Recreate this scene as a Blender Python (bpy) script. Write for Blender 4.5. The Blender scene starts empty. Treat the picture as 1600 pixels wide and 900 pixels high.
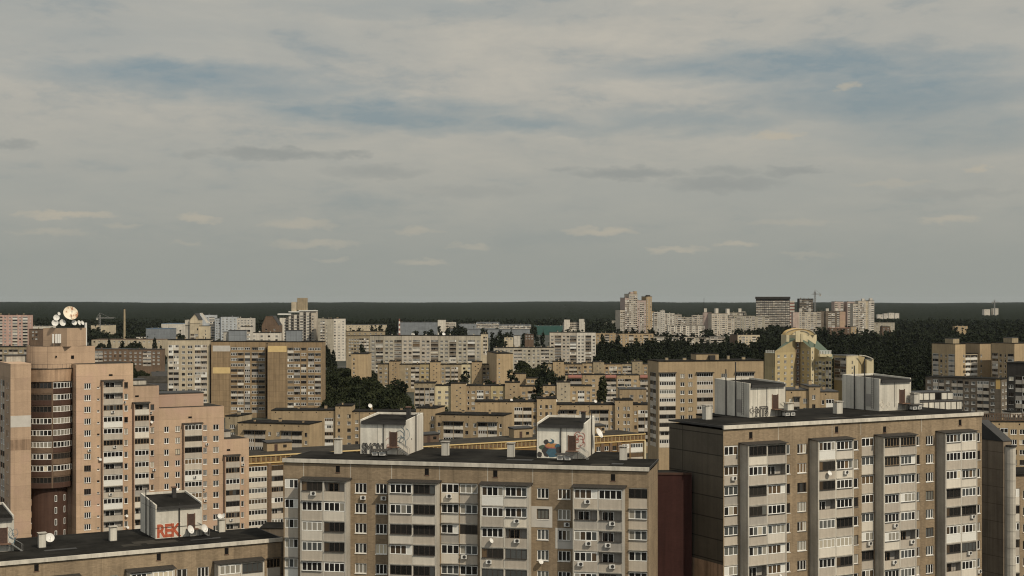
import bpy, math, random
import numpy as np
from mathutils import Vector, Matrix

rnd = random.Random(11)
F, EYE, HY = 2222.2, 60.0, 470.0          # focal length in photo pixels, camera height, horizon row
SC = bpy.context.scene
COL = SC.collection

# ------------------------------------------------------------------ camera, sky, sun, exposure
cam = bpy.data.cameras.new("camera")
cam.sensor_width, cam.lens = 36.0, 50.0
cam.shift_y = (HY - 450.0) / 1600.0
cam.clip_start, cam.clip_end = 1.0, 60000.0
camo = bpy.data.objects.new("camera", cam)
COL.objects.link(camo)
camo.location = (0, 0, EYE)
camo.rotation_euler = (math.radians(90), 0, 0)
SC.camera = camo

SUN_AZ, SUN_EL = math.radians(41), math.radians(45)     # to the right of and behind the camera
S = Vector((math.sin(SUN_AZ) * math.cos(SUN_EL), -math.cos(SUN_AZ) * math.cos(SUN_EL), math.sin(SUN_EL)))
sun = bpy.data.lights.new("sun", 'SUN')
sun.energy, sun.angle, sun.color = 3.3, math.radians(0.6), (1.0, 0.90, 0.74)
suno = bpy.data.objects.new("sun", sun)
COL.objects.link(suno)
suno.rotation_euler = S.to_track_quat('Z', 'Y').to_euler()

SKY_STRENGTH = 0.05
SC.cycles.filter_width = 1.15
SC.cycles.use_denoising = True
SC.cycles.use_adaptive_sampling = False
SC.view_settings.view_transform = 'Standard'
SC.view_settings.look = 'None'
SC.view_settings.gamma = 1.0
SC.view_settings.use_curve_mapping = False
SC.view_settings.exposure = 0.0

world = bpy.data.worlds.new("World")
SC.world = world
world.use_nodes = True
wn, wl = world.node_tree.nodes, world.node_tree.links
wn.clear()

def N(tree, typ, **kw):
    n = tree.nodes.new(typ)
    for k, v in kw.items():
        if k == 'ins':
            for i, x in v.items():
                n.inputs[i].default_value = x
        else:
            setattr(n, k, v)
    return n

def math_node(tree, op, a, b=None, c=None, clamp=False):
    n = tree.nodes.new('ShaderNodeMath')
    n.operation, n.use_clamp = op, clamp
    for i, x in enumerate((a, b, c)):
        if x is None:
            continue
        if isinstance(x, (int, float)):
            n.inputs[i].default_value = x
        else:
            tree.links.new(x, n.inputs[i])
    return n.outputs[0]

def ramp(tree, src, stops):
    n = tree.nodes.new('ShaderNodeValToRGB')
    e = n.color_ramp.elements
    while len(e) < len(stops):
        e.new(0.5)
    for el, (p, c) in zip(e, stops):
        el.position = p
        el.color = (*c, 1) if len(c) == 3 else c
    tree.links.new(src, n.inputs[0])
    return n.outputs[0]

def mix(tree, f, a, b, mode='MIX'):
    n = tree.nodes.new('ShaderNodeMix')
    n.data_type, n.blend_type = 'RGBA', mode
    for i, x in ((0, f), (6, a), (7, b)):
        if isinstance(x, (int, float)):
            n.inputs[i].default_value = x
        elif isinstance(x, (tuple, list)):
            n.inputs[i].default_value = (*x, 1)
        else:
            tree.links.new(x, n.inputs[i])
    return n.outputs[2]

def build_sky():
    t = world.node_tree
    L = t.links.new
    sky = N(t, 'ShaderNodeTexSky', sky_type='NISHITA', sun_disc=False, sun_elevation=SUN_EL,
            sun_rotation=math.atan2(S.x, S.y), altitude=100.0, air_density=1.0, dust_density=2.5, ozone_density=1.0)
    tc = N(t, 'ShaderNodeTexCoord')
    sep = N(t, 'ShaderNodeSeparateXYZ')
    L(tc.outputs['Generated'], sep.inputs[0])
    X, Y, Z = sep.outputs
    # bearing and height of the direction looked in, in degrees
    az = math_node(t, 'MULTIPLY', math_node(t, 'ARCTAN2', X, Y), 57.3)
    el = math_node(t, 'MULTIPLY', math_node(t, 'ARCSINE', Z), 57.3)
    ae = N(t, 'ShaderNodeCombineXYZ')
    L(az, ae.inputs[0])
    L(el, ae.inputs[1])

    def noise(sx, sy, off, detail=5.0, rough=0.55, dist=0.0, colour=False):
        m = N(t, 'ShaderNodeVectorMath', operation='MULTIPLY', ins={1: (sx, sy, 1)})
        L(ae.outputs[0], m.inputs[0])
        a = N(t, 'ShaderNodeVectorMath', operation='ADD', ins={1: (off, off * .37, off * 1.7)})
        L(m.outputs[0], a.inputs[0])
        n = N(t, 'ShaderNodeTexNoise', ins={'Scale': 1.0, 'Detail': detail, 'Roughness': rough, 'Distortion': dist})
        L(a.outputs[0], n.inputs['Vector'])
        return n.outputs[1] if colour else n.outputs[0]

    def warped(ax, ay, sx, sy, off, detail=4.0):
        w = N(t, 'ShaderNodeVectorMath', operation='SUBTRACT', ins={1: (.5, .5, .5)})
        L(noise(sx, sy, off, detail, .6, 0.0, True), w.inputs[0])
        k = N(t, 'ShaderNodeVectorMath', operation='MULTIPLY', ins={1: (ax, ay, 0)})
        L(w.outputs[0], k.inputs[0])
        o = N(t, 'ShaderNodeVectorMath', operation='ADD')
        L(ae.outputs[0], o.inputs[0])
        L(k.outputs[0], o.inputs[1])
        return o.outputs[0]

    def patches(vec, spots):
        """soft patches of sky or cloud: (bearing, height, half width, half height, weight), all in degrees"""
        tot = None
        for a, e, ra, re_, w in spots:
            d = N(t, 'ShaderNodeVectorMath', operation='SUBTRACT', ins={1: (a, e, 0)})
            L(vec, d.inputs[0])
            q = N(t, 'ShaderNodeVectorMath', operation='MULTIPLY', ins={1: (1 / ra, 1 / re_, 0)})
            L(d.outputs[0], q.inputs[0])
            n = N(t, 'ShaderNodeVectorMath', operation='DOT_PRODUCT')
            L(q.outputs[0], n.inputs[0])
            L(q.outputs[0], n.inputs[1])
            f = math_node(t, 'MULTIPLY', math_node(t, 'SUBTRACT', 1.0, n.outputs['Value'], clamp=True), w)
            tot = f if tot is None else math_node(t, 'MAXIMUM', tot, f)
        return tot
    blue = mix(t, 0.85, sky.outputs[0], BLUE)
    # a high thin sheet of cloud with torn gaps
    big = noise(0.16, 0.55, 3.1, 6.0, 0.58, 0.4)
    fine = noise(0.55, 1.7, 9.2, 6.0, 0.62, 0.3)
    tex = math_node(t, 'ADD', math_node(t, 'MULTIPLY', big, 0.62), math_node(t, 'MULTIPLY', fine, 0.38))
    gaps = math_node(t, 'POWER', patches(warped(6.5, 2.0, .25, .8, 5.0, 6.0), [(a, e, ra * 1.4, re_ * 1.6, w) for a, e, ra, re_, w in GAPS]), 1.35)
    torn = math_node(t, 'MULTIPLY', gaps, math_node(t, 'ADD', 0.1, math_node(t, 'MULTIPLY', fine, 1.6)))
    cloud = mix(t, ramp(t, tex, ((0.36, (0, 0, 0)), (0.62, (1, 1, 1)))), CLOUD_B, CLOUD_A)
    cloud = mix(t, math_node(t, 'MULTIPLY', ramp(t, tex, ((0.30, (1, 1, 1)), (0.47, (0, 0, 0)))), 0.4), cloud, blue)
    col = mix(t, math_node(t, 'MINIMUM', math_node(t, 'MULTIPLY', torn, 0.86), 0.8), cloud, blue)
    # the thick air close to the horizon is grey, whatever lies behind it
    hz = ramp(t, Z, ((0.0, (0.97, 0.97, 0.97)), (0.03, (0.90, 0.90, 0.90)), (0.07, (0.55, 0.55, 0.55)), (0.15, (0, 0, 0))))
    col = mix(t, hz, col, HORIZON)
    v2 = warped(2.2, .7, 1.1, 2.6, 14.0, 6.0)
    col = mix(t, ramp(t, patches(v2, GREY_LOW), ((0.0, (0, 0, 0)), (0.5, (1, 1, 1)))), col, LOW_DARK)
    lit = ramp(t, patches(v2, LIT_LOW), ((0.05, (0, 0, 0)), (0.9, (1, 1, 1))))
    col = mix(t, math_node(t, 'MULTIPLY', lit, 0.75), col, LOW_LIT)
    # overhead and behind, the unseen sky is brightened to raise the fill light
    wide = math_node(t, 'ABSOLUTE', az)
    clear = math_node(t, 'MAXIMUM', math_node(t, 'MULTIPLY', math_node(t, 'SUBTRACT', el, 15.0), 1 / 22.0, clamp=True), math_node(t, 'MULTIPLY', math_node(t, 'SUBTRACT', wide, 36.0), 1 / 40.0, clamp=True))
    col = mix(t, math_node(t, 'MULTIPLY', clear, 0.85), col, mix(t, 0.8, sky.outputs[0], FILL_SKY))
    bg = N(t, 'ShaderNodeBackground', ins={'Strength': SKY_STRENGTH})
    L(col, bg.inputs[0])
    out = N(t, 'ShaderNodeOutputWorld')
    L(bg.outputs[0], out.inputs[0])

def deg(items):
    """patches noted as photo columns and rows, turned into bearings and heights"""
    out = []
    for px, py, rx, ry, w in items:
        out.append((math.degrees(math.atan((px - 800) / F)), math.degrees(math.atan((HY - py) / F)), math.degrees(rx / F), math.degrees(ry / F), w))
    return out
GAPS = deg(((260, 128, 210, 26, 1.0), (420, 150, 150, 18, .8), (600, 178, 190, 22, 1.0), (790, 196, 150, 15, .8), (120, 70, 220, 24, .45), (640, 16, 300, 20, .5),
            (1290, 112, 290, 26, 1.0), (1390, 160, 210, 42, .9), (1500, 215, 200, 34, .75), (1110, 190, 210, 18, .7), (1010, 118, 140, 12, .4), (330, 60, 180, 14, .3), (980, 20, 160, 12, .25), (170, 66, 420, 60, .42), (1480, 120, 300, 90, .36), (330, 250, 300, 30, .2), (120, 300, 300, 30, .3), (1150, 300, 360, 30, .28), (40, 20, 260, 30, .4)))
GREY_LOW = deg(((430, 243, 120, 12, .55), (545, 243, 40, 7, .4), (305, 246, 26, 7, .3), (985, 272, 110, 12, .55), (1130, 290, 110, 16, .5), (1130, 270, 60, 9, .35), (1240, 272, 60, 8, .45), (20, 239, 45, 9, .4),
                (590, 270, 100, 14, .35), (880, 264, 26, 5, .3), (740, 300, 120, 12, .2), (1480, 310, 120, 10, .25)))
LIT_LOW = deg(((105, 341, 85, 8, 1), (312, 344, 45, 8, .8), (470, 352, 80, 10, .6), (655, 360, 45, 8, .6), (940, 362, 70, 8, .8), (1055, 390, 50, 7, .7), (1150, 383, 45, 6, .7), (1480, 347, 50, 9, .7),
               (1216, 216, 48, 8, 1), (1326, 144, 26, 9, .8), (1526, 274, 22, 8, .8), (660, 410, 55, 7, .6), (495, 382, 85, 8, .55), (1240, 350, 80, 7, .4), (1395, 293, 90, 7, .4), (735, 386, 40, 6, .5),
               (80, 368, 70, 7, .45), (195, 357, 35, 6, .4), (1260, 400, 60, 6, .35), (520, 406, 40, 5, .4), (290, 382, 30, 5, .35)))
BLUE = (4.0, 5.6, 6.4)
FILL_SKY = (14.0, 14.4, 14.2)
CLOUD_A, CLOUD_B = (9.7, 9.2, 8.0), (7.8, 7.8, 7.2)
HORIZON = (6.0, 6.3, 5.75)
LOW_LIT, LOW_DARK = (9.4, 8.5, 6.8), (6.1, 6.3, 5.9)
build_sky()

# ------------------------------------------------------------------ materials
MATS = {}

def new_mat(name):
    m = bpy.data.materials.new(name)
    m.use_nodes = True
    t = m.node_tree
    bs = t.nodes['Principled BSDF']
    MATS[name] = m
    return m, t, bs

def plain(name, rgb, rough=0.7, metal=0.0, spec=0.35, vary=0.0, scale=4.0):
    m, t, bs = new_mat(name)
    bs.inputs['Roughness'].default_value = rough
    bs.inputs['Metallic'].default_value = metal
    bs.inputs['Specular IOR Level'].default_value = spec
    bs.inputs['Base Color'].default_value = (*rgb, 1)
    if vary:
        tc = N(t, 'ShaderNodeTexCoord')
        n = N(t, 'ShaderNodeTexNoise', ins={'Scale': scale, 'Detail': 5.0, 'Roughness': 0.65})
        t.links.new(tc.outputs['Object'], n.inputs['Vector'])
        k = ramp(t, n.outputs[0], ((0.3, (1 - vary,) * 3), (0.7, (1 + vary,) * 3)))
        t.links.new(mix(t, 1.0, rgb, k, 'MULTIPLY'), bs.inputs['Base Color'])
    return m

def wall(name, rgb, seam=None, stain=0.22, streak=0.25, fine=0.10, brick=0.0, zoff=0.0, seam_w=0.05, seam_dark=0.45, tint=None):
    """rendered or tiled facade: blotches, rain streaks, grain, panel joints"""
    m, t, bs = new_mat(name)
    bs.inputs['Roughness'].default_value = 0.9
    bs.inputs['Specular IOR Level'].default_value = 0.2
    tc = N(t, 'ShaderNodeTexCoord')
    sp = N(t, 'ShaderNodeSeparateXYZ')
    t.links.new(tc.outputs['Object'], sp.inputs[0])
    u = math_node(t, 'ADD', sp.outputs[0], sp.outputs[1])
    z = sp.outputs[2]

    def vec(a, b, c=0.0):
        n = N(t, 'ShaderNodeCombineXYZ')
        t.links.new(math_node(t, 'MULTIPLY', u, a), n.inputs[0])
        t.links.new(math_node(t, 'MULTIPLY', math_node(t, 'ADD', z, zoff), b), n.inputs[1])
        n.inputs[2].default_value = c
        return n.outputs[0]

    def noise(v, scale, detail=4.0, rough=0.6):
        n = N(t, 'ShaderNodeTexNoise', ins={'Scale': scale, 'Detail': detail, 'Roughness': rough})
        t.links.new(v, n.inputs['Vector'])
        return n.outputs[0]
    col = mix(t, 1.0, rgb, ramp(t, noise(vec(1, 1), 0.22, 5), ((0.28, (1 - stain,) * 3), (0.72, (1 + stain * 0.6,) * 3))), 'MULTIPLY')
    col = mix(t, 1.0, col, ramp(t, noise(vec(1.6, 0.07, 3), 0.8, 4), ((0.30, (1 - streak,) * 3), (0.58, (1, 1, 1)))), 'MULTIPLY')
    col = mix(t, 1.0, col, ramp(t, noise(vec(1, 1, 7), 3.5, 6, 0.7), ((0.25, (1 - fine,) * 3), (0.75, (1 + fine,) * 3))), 'MULTIPLY')
    if tint:
        col = mix(t, ramp(t, noise(vec(1, 0.8, 11), 0.13, 3), ((0.5, (0, 0, 0)), (0.68, (0.8, 0.8, 0.8)))), col, tint)
    if brick:
        b = N(t, 'ShaderNodeTexBrick', ins={'Color1': (1, 1, 1, 1), 'Color2': (1 - brick, 1 - brick, 1 - brick, 1), 'Mortar': (0.85, 0.85, 0.85, 1),
              'Scale': 1.0, 'Mortar Size': 0.012, 'Brick Width': 0.45, 'Row Height': 0.16})
        t.links.new(vec(1, 1), b.inputs['Vector'])
        col = mix(t, 1.0, col, b.outputs[0], 'MULTIPLY')
    if seam:
        b = N(t, 'ShaderNodeTexBrick', offset=0.0, ins={'Color1': (1, 1, 1, 1), 'Color2': (0.86, 0.86, 0.87, 1), 'Mortar': (seam_dark,) * 3 + (1,),
              'Scale': 1.0, 'Mortar Size': seam_w, 'Mortar Smooth': 0.3, 'Brick Width': seam[0], 'Row Height': seam[1]})
        t.links.new(vec(1, 1), b.inputs['Vector'])
        col = mix(t, 1.0, col, b.outputs[0], 'MULTIPLY')
    oi = N(t, 'ShaderNodeObjectInfo')     # no two panels were painted in the same year
    col = mix(t, 1.0, col, ramp(t, oi.outputs['Random'], ((0.0, (0.87, 0.87, 0.88)), (1.0, (1.10, 1.09, 1.07)))), 'MULTIPLY')
    t.links.new(col, bs.inputs['Base Color'])
    return m

def glass(name, rgb, rough=0.08, spec=0.5):
    m, t, bs = new_mat(name)
    bs.inputs['Base Color'].default_value = (*rgb, 1)
    bs.inputs['Roughness'].default_value = rough
    bs.inputs['Specular IOR Level'].default_value = spec
    if name != 'void':
        oi = N(t, 'ShaderNodeObjectInfo')
        k = ramp(t, oi.outputs['Random'], ((0.0, (0.6, 0.6, 0.6)), (0.7, (1.0, 1.0, 1.0)), (1.0, (1.9, 1.8, 1.6))))
        t.links.new(mix(t, 1.0, rgb, k, 'MULTIPLY'), bs.inputs['Base Color'])
    return m

def roofmat(name, rgb, vary=0.35):
    m, t, bs = new_mat(name)
    bs.inputs['Roughness'].default_value = 0.95
    bs.inputs['Specular IOR Level'].default_value = 0.04
    tc = N(t, 'ShaderNodeTexCoord')
    n1 = N(t, 'ShaderNodeTexNoise', ins={'Scale': 0.25, 'Detail': 6.0, 'Roughness': 0.65})
    t.links.new(tc.outputs['Object'], n1.inputs['Vector'])
    b = N(t, 'ShaderNodeTexBrick', offset=0.3, ins={'Color1': (1, 1, 1, 1), 'Color2': (0.82, 0.82, 0.82, 1), 'Mortar': (0.6, 0.6, 0.6, 1),
          'Scale': 1.0, 'Mortar Size': 0.02, 'Brick Width': 7.0, 'Row Height': 1.0})
    t.links.new(tc.outputs['Object'], b.inputs['Vector'])
    col = mix(t, 1.0, rgb, ramp(t, n1.outputs[0], ((0.3, (1 - vary,) * 3), (0.7, (1 + vary,) * 3))), 'MULTIPLY')
    t.links.new(mix(t, 1.0, col, b.outputs[0], 'MULTIPLY'), bs.inputs['Base Color'])
    return m

# facades
wall('end_brown', (0.230, 0.182, 0.130), seam=(3.3, 2.9), stain=0.25, streak=0.3, seam_w=0.06, seam_dark=0.5)
wall('rose', (0.500, 0.335, 0.275), seam=(3.2, 2.8), stain=0.14, streak=0.2, seam_w=0.05, seam_dark=0.7)
wall('brick_tan', (0.345, 0.260, 0.166), seam=(6.2, 7.0), stain=0.24, streak=0.26, brick=0.22, seam_w=0.03, seam_dark=0.7)
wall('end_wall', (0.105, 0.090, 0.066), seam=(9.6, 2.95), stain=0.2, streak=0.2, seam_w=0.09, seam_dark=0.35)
wall('peach', (0.480, 0.342, 0.230), seam=(14.0, 2.8), stain=0.12, streak=0.14, brick=0.06, seam_w=0.035, seam_dark=0.68, tint=(0.48, 0.325, 0.24))
wall('beige', (0.375, 0.280, 0.168), stain=0.16, streak=0.22, brick=0.10)
wall('beige_dull', (0.335, 0.270, 0.175), stain=0.2, streak=0.28, brick=0.1)
wall('beige_warm', (0.410, 0.308, 0.185), stain=0.15, streak=0.2, brick=0.10)
wall('tan', (0.315, 0.225, 0.130), seam=(3.1, 2.8), stain=0.16, streak=0.25, seam_w=0.05, seam_dark=0.55)
wall('cream', (0.520, 0.440, 0.310), seam=(3.2, 2.8), stain=0.14, streak=0.22, seam_w=0.04, seam_dark=0.7)
wall('grey_panel', (0.420, 0.378, 0.295), seam=(3.2, 2.8), stain=0.2, streak=0.3, seam_w=0.05, seam_dark=0.6)
wall('white_panel', (0.610, 0.560, 0.470), seam=(3.2, 2.8), stain=0.14, streak=0.22, seam_w=0.05, seam_dark=0.65)
wall('pale_panel', (0.500, 0.440, 0.350), seam=(3.2, 2.8), stain=0.16, streak=0.24, seam_w=0.05, seam_dark=0.65)
wall('blue_white', (0.470, 0.490, 0.490), seam=(3.2, 2.8), stain=0.14, streak=0.2, seam_w=0.05, seam_dark=0.65)
wall('pink', (0.470, 0.365, 0.305), seam=(3.2, 2.8), stain=0.14, streak=0.2, seam_w=0.05, seam_dark=0.7)
wall('yellow', (0.375, 0.300, 0.165), stain=0.12, streak=0.18)
wall('pale_yellow', (0.560, 0.480, 0.310), stain=0.10, streak=0.14)
wall('orange_brick', (0.250, 0.150, 0.060), stain=0.2, streak=0.2, brick=0.25)
wall('brown_brick', (0.165, 0.112, 0.075), stain=0.22, streak=0.25, brick=0.2)
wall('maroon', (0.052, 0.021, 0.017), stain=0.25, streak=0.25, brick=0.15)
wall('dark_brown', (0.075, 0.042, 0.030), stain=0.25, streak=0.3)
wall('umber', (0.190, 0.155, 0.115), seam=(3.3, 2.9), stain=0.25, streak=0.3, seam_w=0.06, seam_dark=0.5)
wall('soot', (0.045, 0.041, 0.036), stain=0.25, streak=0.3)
wall('whitewash', (0.600, 0.565, 0.480), seam=(4.0, 30.0), stain=0.16, streak=0.30, fine=0.12, seam_w=0.04, seam_dark=0.4, tint=(0.47, 0.43, 0.355))
wall('bright_whitewash', (0.730, 0.690, 0.590), seam=(4.0, 30.0), stain=0.16, streak=0.30, fine=0.12, seam_w=0.04, seam_dark=0.4, tint=(0.56, 0.50, 0.41))  # brighter copy of whitewash
wall('concrete', (0.450, 0.415, 0.350), stain=0.25, streak=0.4, fine=0.15)
wall('pale_concrete', (0.520, 0.480, 0.405), stain=0.2, streak=0.3, fine=0.12)
wall('render_beige', (0.455, 0.400, 0.325), stain=0.15, streak=0.25, fine=0.08)
wall('render_grey', (0.370, 0.340, 0.295), stain=0.18, streak=0.28, fine=0.08)
wall('render_pale', (0.580, 0.530, 0.445), stain=0.1, streak=0.2, fine=0.06)
wall('steel_grey', (0.240, 0.255, 0.260), seam=(6.0, 3.0), stain=0.15, streak=0.2)
wall('rust_stain', (0.360, 0.245, 0.160), stain=0.3, streak=0.45, fine=0.15)
plain('white_frame', (0.82, 0.80, 0.74), 0.45, vary=0.08, scale=2.0)
plain('dark_frame', (0.055, 0.042, 0.033), 0.6)
plain('wood_frame', (0.22, 0.155, 0.095), 0.6, vary=0.2)
plain('white_siding', (0.62, 0.60, 0.54), 0.5, vary=0.08)
plain('ochre_paint', (0.55, 0.36, 0.13), 0.7, vary=0.12)
plain('orange_paint', (0.44, 0.21, 0.075), 0.7, vary=0.12)
plain('yellow_paint', (0.56, 0.41, 0.19), 0.8, vary=0.10, scale=0.5)
plain('grey_paint', (0.46, 0.43, 0.38), 0.8, vary=0.10, scale=0.5)
plain('dark_metal', (0.045, 0.042, 0.038), 0.55, metal=0.3, vary=0.3)
plain('tin', (0.042, 0.038, 0.033), 0.6, metal=0.2, vary=0.3)
plain('grey_metal', (0.22, 0.215, 0.20), 0.5, metal=0.3, vary=0.2)
plain('white_metal', (0.62, 0.60, 0.55), 0.45, vary=0.10)
plain('rust', (0.13, 0.075, 0.048), 0.8, vary=0.4, scale=1.5)
plain('door_brown', (0.060, 0.034, 0.024), 0.6, vary=0.3)
plain('green_roof', (0.075, 0.100, 0.066), 0.6, vary=0.15)
plain('red_roof', (0.21, 0.085, 0.06), 0.7, vary=0.25)
plain('slate', (0.034, 0.032, 0.029), 0.7, vary=0.25, scale=1.0)
plain('blue_sheet', (0.055, 0.105, 0.17), 0.5, vary=0.1)
plain('teal_sheet', (0.030, 0.080, 0.066), 0.5, vary=0.1)
plain('graffiti_red', (0.36, 0.085, 0.04), 0.8, vary=0.4, scale=2.5)
plain('graffiti_white', (0.66, 0.60, 0.50), 0.6)
plain('graffiti_black', (0.05, 0.045, 0.04), 0.6)
plain('graffiti_blue', (0.055, 0.115, 0.15), 0.8, vary=0.2)
plain('graffiti_pink', (0.36, 0.12, 0.09), 0.6, vary=0.2)
plain('bark', (0.07, 0.05, 0.035), 0.9, vary=0.2)
glass('pane_dark', (0.016, 0.015, 0.014), 0.06)
glass('pane_grey', (0.075, 0.078, 0.075), 0.12)
glass('pane_curtain', (0.30, 0.275, 0.225), 0.25, 0.3)
glass('pane_warm', (0.075, 0.052, 0.032), 0.2)
glass('pane_red', (0.10, 0.035, 0.025), 0.25)
glass('pane_blue', (0.17, 0.27, 0.30), 0.2)
glass('void', (0.010, 0.009, 0.008), 0.9, 0.1)
roofmat('bitumen', (0.020, 0.0185, 0.0155), 0.6)
roofmat('tar_grey', (0.048, 0.043, 0.035))

def leafmat(name, a, b):
    m, t, bs = new_mat(name)
    bs.inputs['Roughness'].default_value = 0.9
    bs.inputs['Specular IOR Level'].default_value = 0.0
    tc = N(t, 'ShaderNodeTexCoord')
    oi = N(t, 'ShaderNodeObjectInfo')
    n = N(t, 'ShaderNodeTexNoise', ins={'Scale': 0.9, 'Detail': 3.0})
    t.links.new(tc.outputs['Object'], n.inputs['Vector'])
    f = math_node(t, 'ADD', math_node(t, 'MULTIPLY', n.outputs[0], 0.7), math_node(t, 'MULTIPLY', oi.outputs['Random'], 0.35))
    t.links.new(ramp(t, f, ((0.25, a), (0.75, b))), bs.inputs['Base Color'])
    return m
leafmat('leaf', (0.013, 0.0165, 0.009), (0.036, 0.040, 0.020))
leafmat('leaf_forest', (0.008, 0.0115, 0.0085), (0.017, 0.021, 0.0145))
leafmat('leaf_pine', (0.009, 0.013, 0.008), (0.019, 0.025, 0.014))
leafmat('leaf_far', (0.012, 0.0155, 0.010), (0.021, 0.025, 0.015))

# ------------------------------------------------------------------ mesh helpers
class MB:
    def __init__(s):
        s.v, s.f, s.m = [], [], []
        s._mesh = None

    def face(s, pts, mat):
        i = len(s.v)
        s.v += [tuple(p) for p in pts]
        s.f.append(tuple(range(i, i + len(pts))))
        s.m.append(mat)

    def box(s, x0, x1, y0, y1, z0, z1, mat, top=None):
        i = len(s.v)
        s.v += [(x0, y0, z0), (x1, y0, z0), (x1, y1, z0), (x0, y1, z0), (x0, y0, z1), (x1, y0, z1), (x1, y1, z1), (x0, y1, z1)]
        for q in ((0, 3, 2, 1), (0, 1, 5, 4), (1, 2, 6, 5), (2, 3, 7, 6), (3, 0, 4, 7)):
            s.f.append(tuple(i + k for k in q))
            s.m.append(mat)
        s.f.append((i + 4, i + 5, i + 6, i + 7))
        s.m.append(top or mat)

    def prism(s, pts, z0, z1, mat, top=None):
        """z1 may be a list: one height for each corner"""
        n = len(pts)
        zz = z1 if isinstance(z1, (list, tuple)) else [z1] * n
        i = len(s.v)
        s.v += [(x, y, z0) for x, y in pts] + [(p[0], p[1], z) for p, z in zip(pts, zz)]
        for k in range(n):
            j = (k + 1) % n
            s.f.append((i + k, i + j, i + n + j, i + n + k))
            s.m.append(mat)
        s.f.append(tuple(i + n + k for k in range(n)))
        s.m.append(top or mat)
        s.f.append(tuple(i + n - 1 - k for k in range(n)))
        s.m.append(mat)

    def tube(s, p, q, r0, r1, n, mat):
        p, q = Vector(p), Vector(q)
        d = (q - p).normalized()
        a = d.orthogonal().normalized()
        b = d.cross(a)
        i = len(s.v)
        for c, r in ((p, r0), (q, r1)):
            for k in range(n):
                w = 2 * math.pi * k / n
                s.v.append(tuple(c + (a * math.cos(w) + b * math.sin(w)) * r))
        for k in range(n):
            j = (k + 1) % n
            s.f.append((i + k, i + j, i + n + j, i + n + k))
            s.m.append(mat)
        s.f.append(tuple(i + n + k for k in range(n)))
        s.m.append(mat)
        s.f.append(tuple(i + n - 1 - k for k in range(n)))
        s.m.append(mat)

    def add(s, o, M):
        i = len(s.v)
        s.v += [tuple(M @ Vector(p)) for p in o.v]
        s.f += [tuple(i + k for k in f) for f in o.f]
        s.m += o.m

    def mesh(s, name):
        if s._mesh is None:
            me = bpy.data.meshes.new(name)
            me.from_pydata(s.v, [], s.f)
            names = sorted(set(s.m))
            for n in names:
                me.materials.append(MATS[n])
            ix = {n: k for k, n in enumerate(names)}
            me.polygons.foreach_set('material_index', [ix[n] for n in s.m])
            me.update()
            s._mesh = me
        return s._mesh

def link(name, data, parent=None, loc=(0, 0, 0), rz=0.0, scale=None, rx=0.0):
    o = bpy.data.objects.new(name, data)
    COL.objects.link(o)
    if parent is not None:
        o.parent = parent
    o.location = loc
    o.rotation_euler = (rx, 0, rz)
    if scale is not None:
        o.scale = scale
    return o

def tag(o, label, cat, group=None, kind=None):
    o['label'], o['category'] = label, cat
    if group:
        o['group'] = group
    if kind:
        o['kind'] = kind
    return o

class Fr:
    """a building's own frame: a front corner seen at photo column px, d metres out, its front turned by ang degrees"""
    def __init__(s, px, d, ang):
        a = math.radians(ang)
        s.a = a
        s.O = ((px - 800) * d / F, d)
        s.u = (math.cos(a), math.sin(a))
        s.w = (-math.sin(a), math.cos(a))

    def lx(s, px, y=0.0):
        ox, oy = s.O[0] + s.w[0] * y, s.O[1] + s.w[1] * y
        q = (px - 800) / F
        return (q * oy - ox) / (s.u[0] - q * s.u[1])

    def ly(s, px, x=0.0):
        ox, oy = s.O[0] + s.u[0] * x, s.O[1] + s.u[1] * x
        q = (px - 800) / F
        return (q * oy - ox) / (s.w[0] - q * s.w[1])

    def z(s, py, x=0.0, y=0.0):
        return EYE - (py - HY) * (s.O[1] + s.u[1] * x + s.w[1] * y) / F

    def world(s, x, y, z=0.0):
        return Vector((s.O[0] + s.u[0] * x + s.w[0] * y, s.O[1] + s.u[1] * x + s.w[1] * y, z))

FOOT = []           # (px0, px1, d0, d1) of what stands where, so that no tree grows through a house
def foot(fr, x0, x1, y0, y1):
    pts = [fr.world(x, y) for x in (x0, x1) for y in (y0, y1)]
    px = [800 + F * p.x / p.y for p in pts]
    d = [p.y for p in pts]
    FOOT.append((min(px), max(px), min(d), max(d)))
# ------------------------------------------------------------------ windows and balconies (shared meshes, one object each)
CACHE = {}

def pane_mats(n, r, style, far=False):
    if far:
        return [r.choice(['pane_dark'] * 9 + ['pane_grey', 'pane_warm'])] * n
    pool = {'mixed': ['pane_dark'] * 8 + ['pane_grey'] * 3 + ['pane_curtain'] * 3 + ['pane_warm'],
            'dark': ['pane_dark'] * 8 + ['pane_grey'] * 2 + ['pane_warm'],
            'curtain': ['pane_curtain'] * 4 + ['pane_grey'] * 3 + ['pane_dark'] * 2}[style]
    if r.random() < 0.45:
        return [r.choice(pool)] * n
    return [r.choice(pool) for _ in range(n)]

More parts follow.
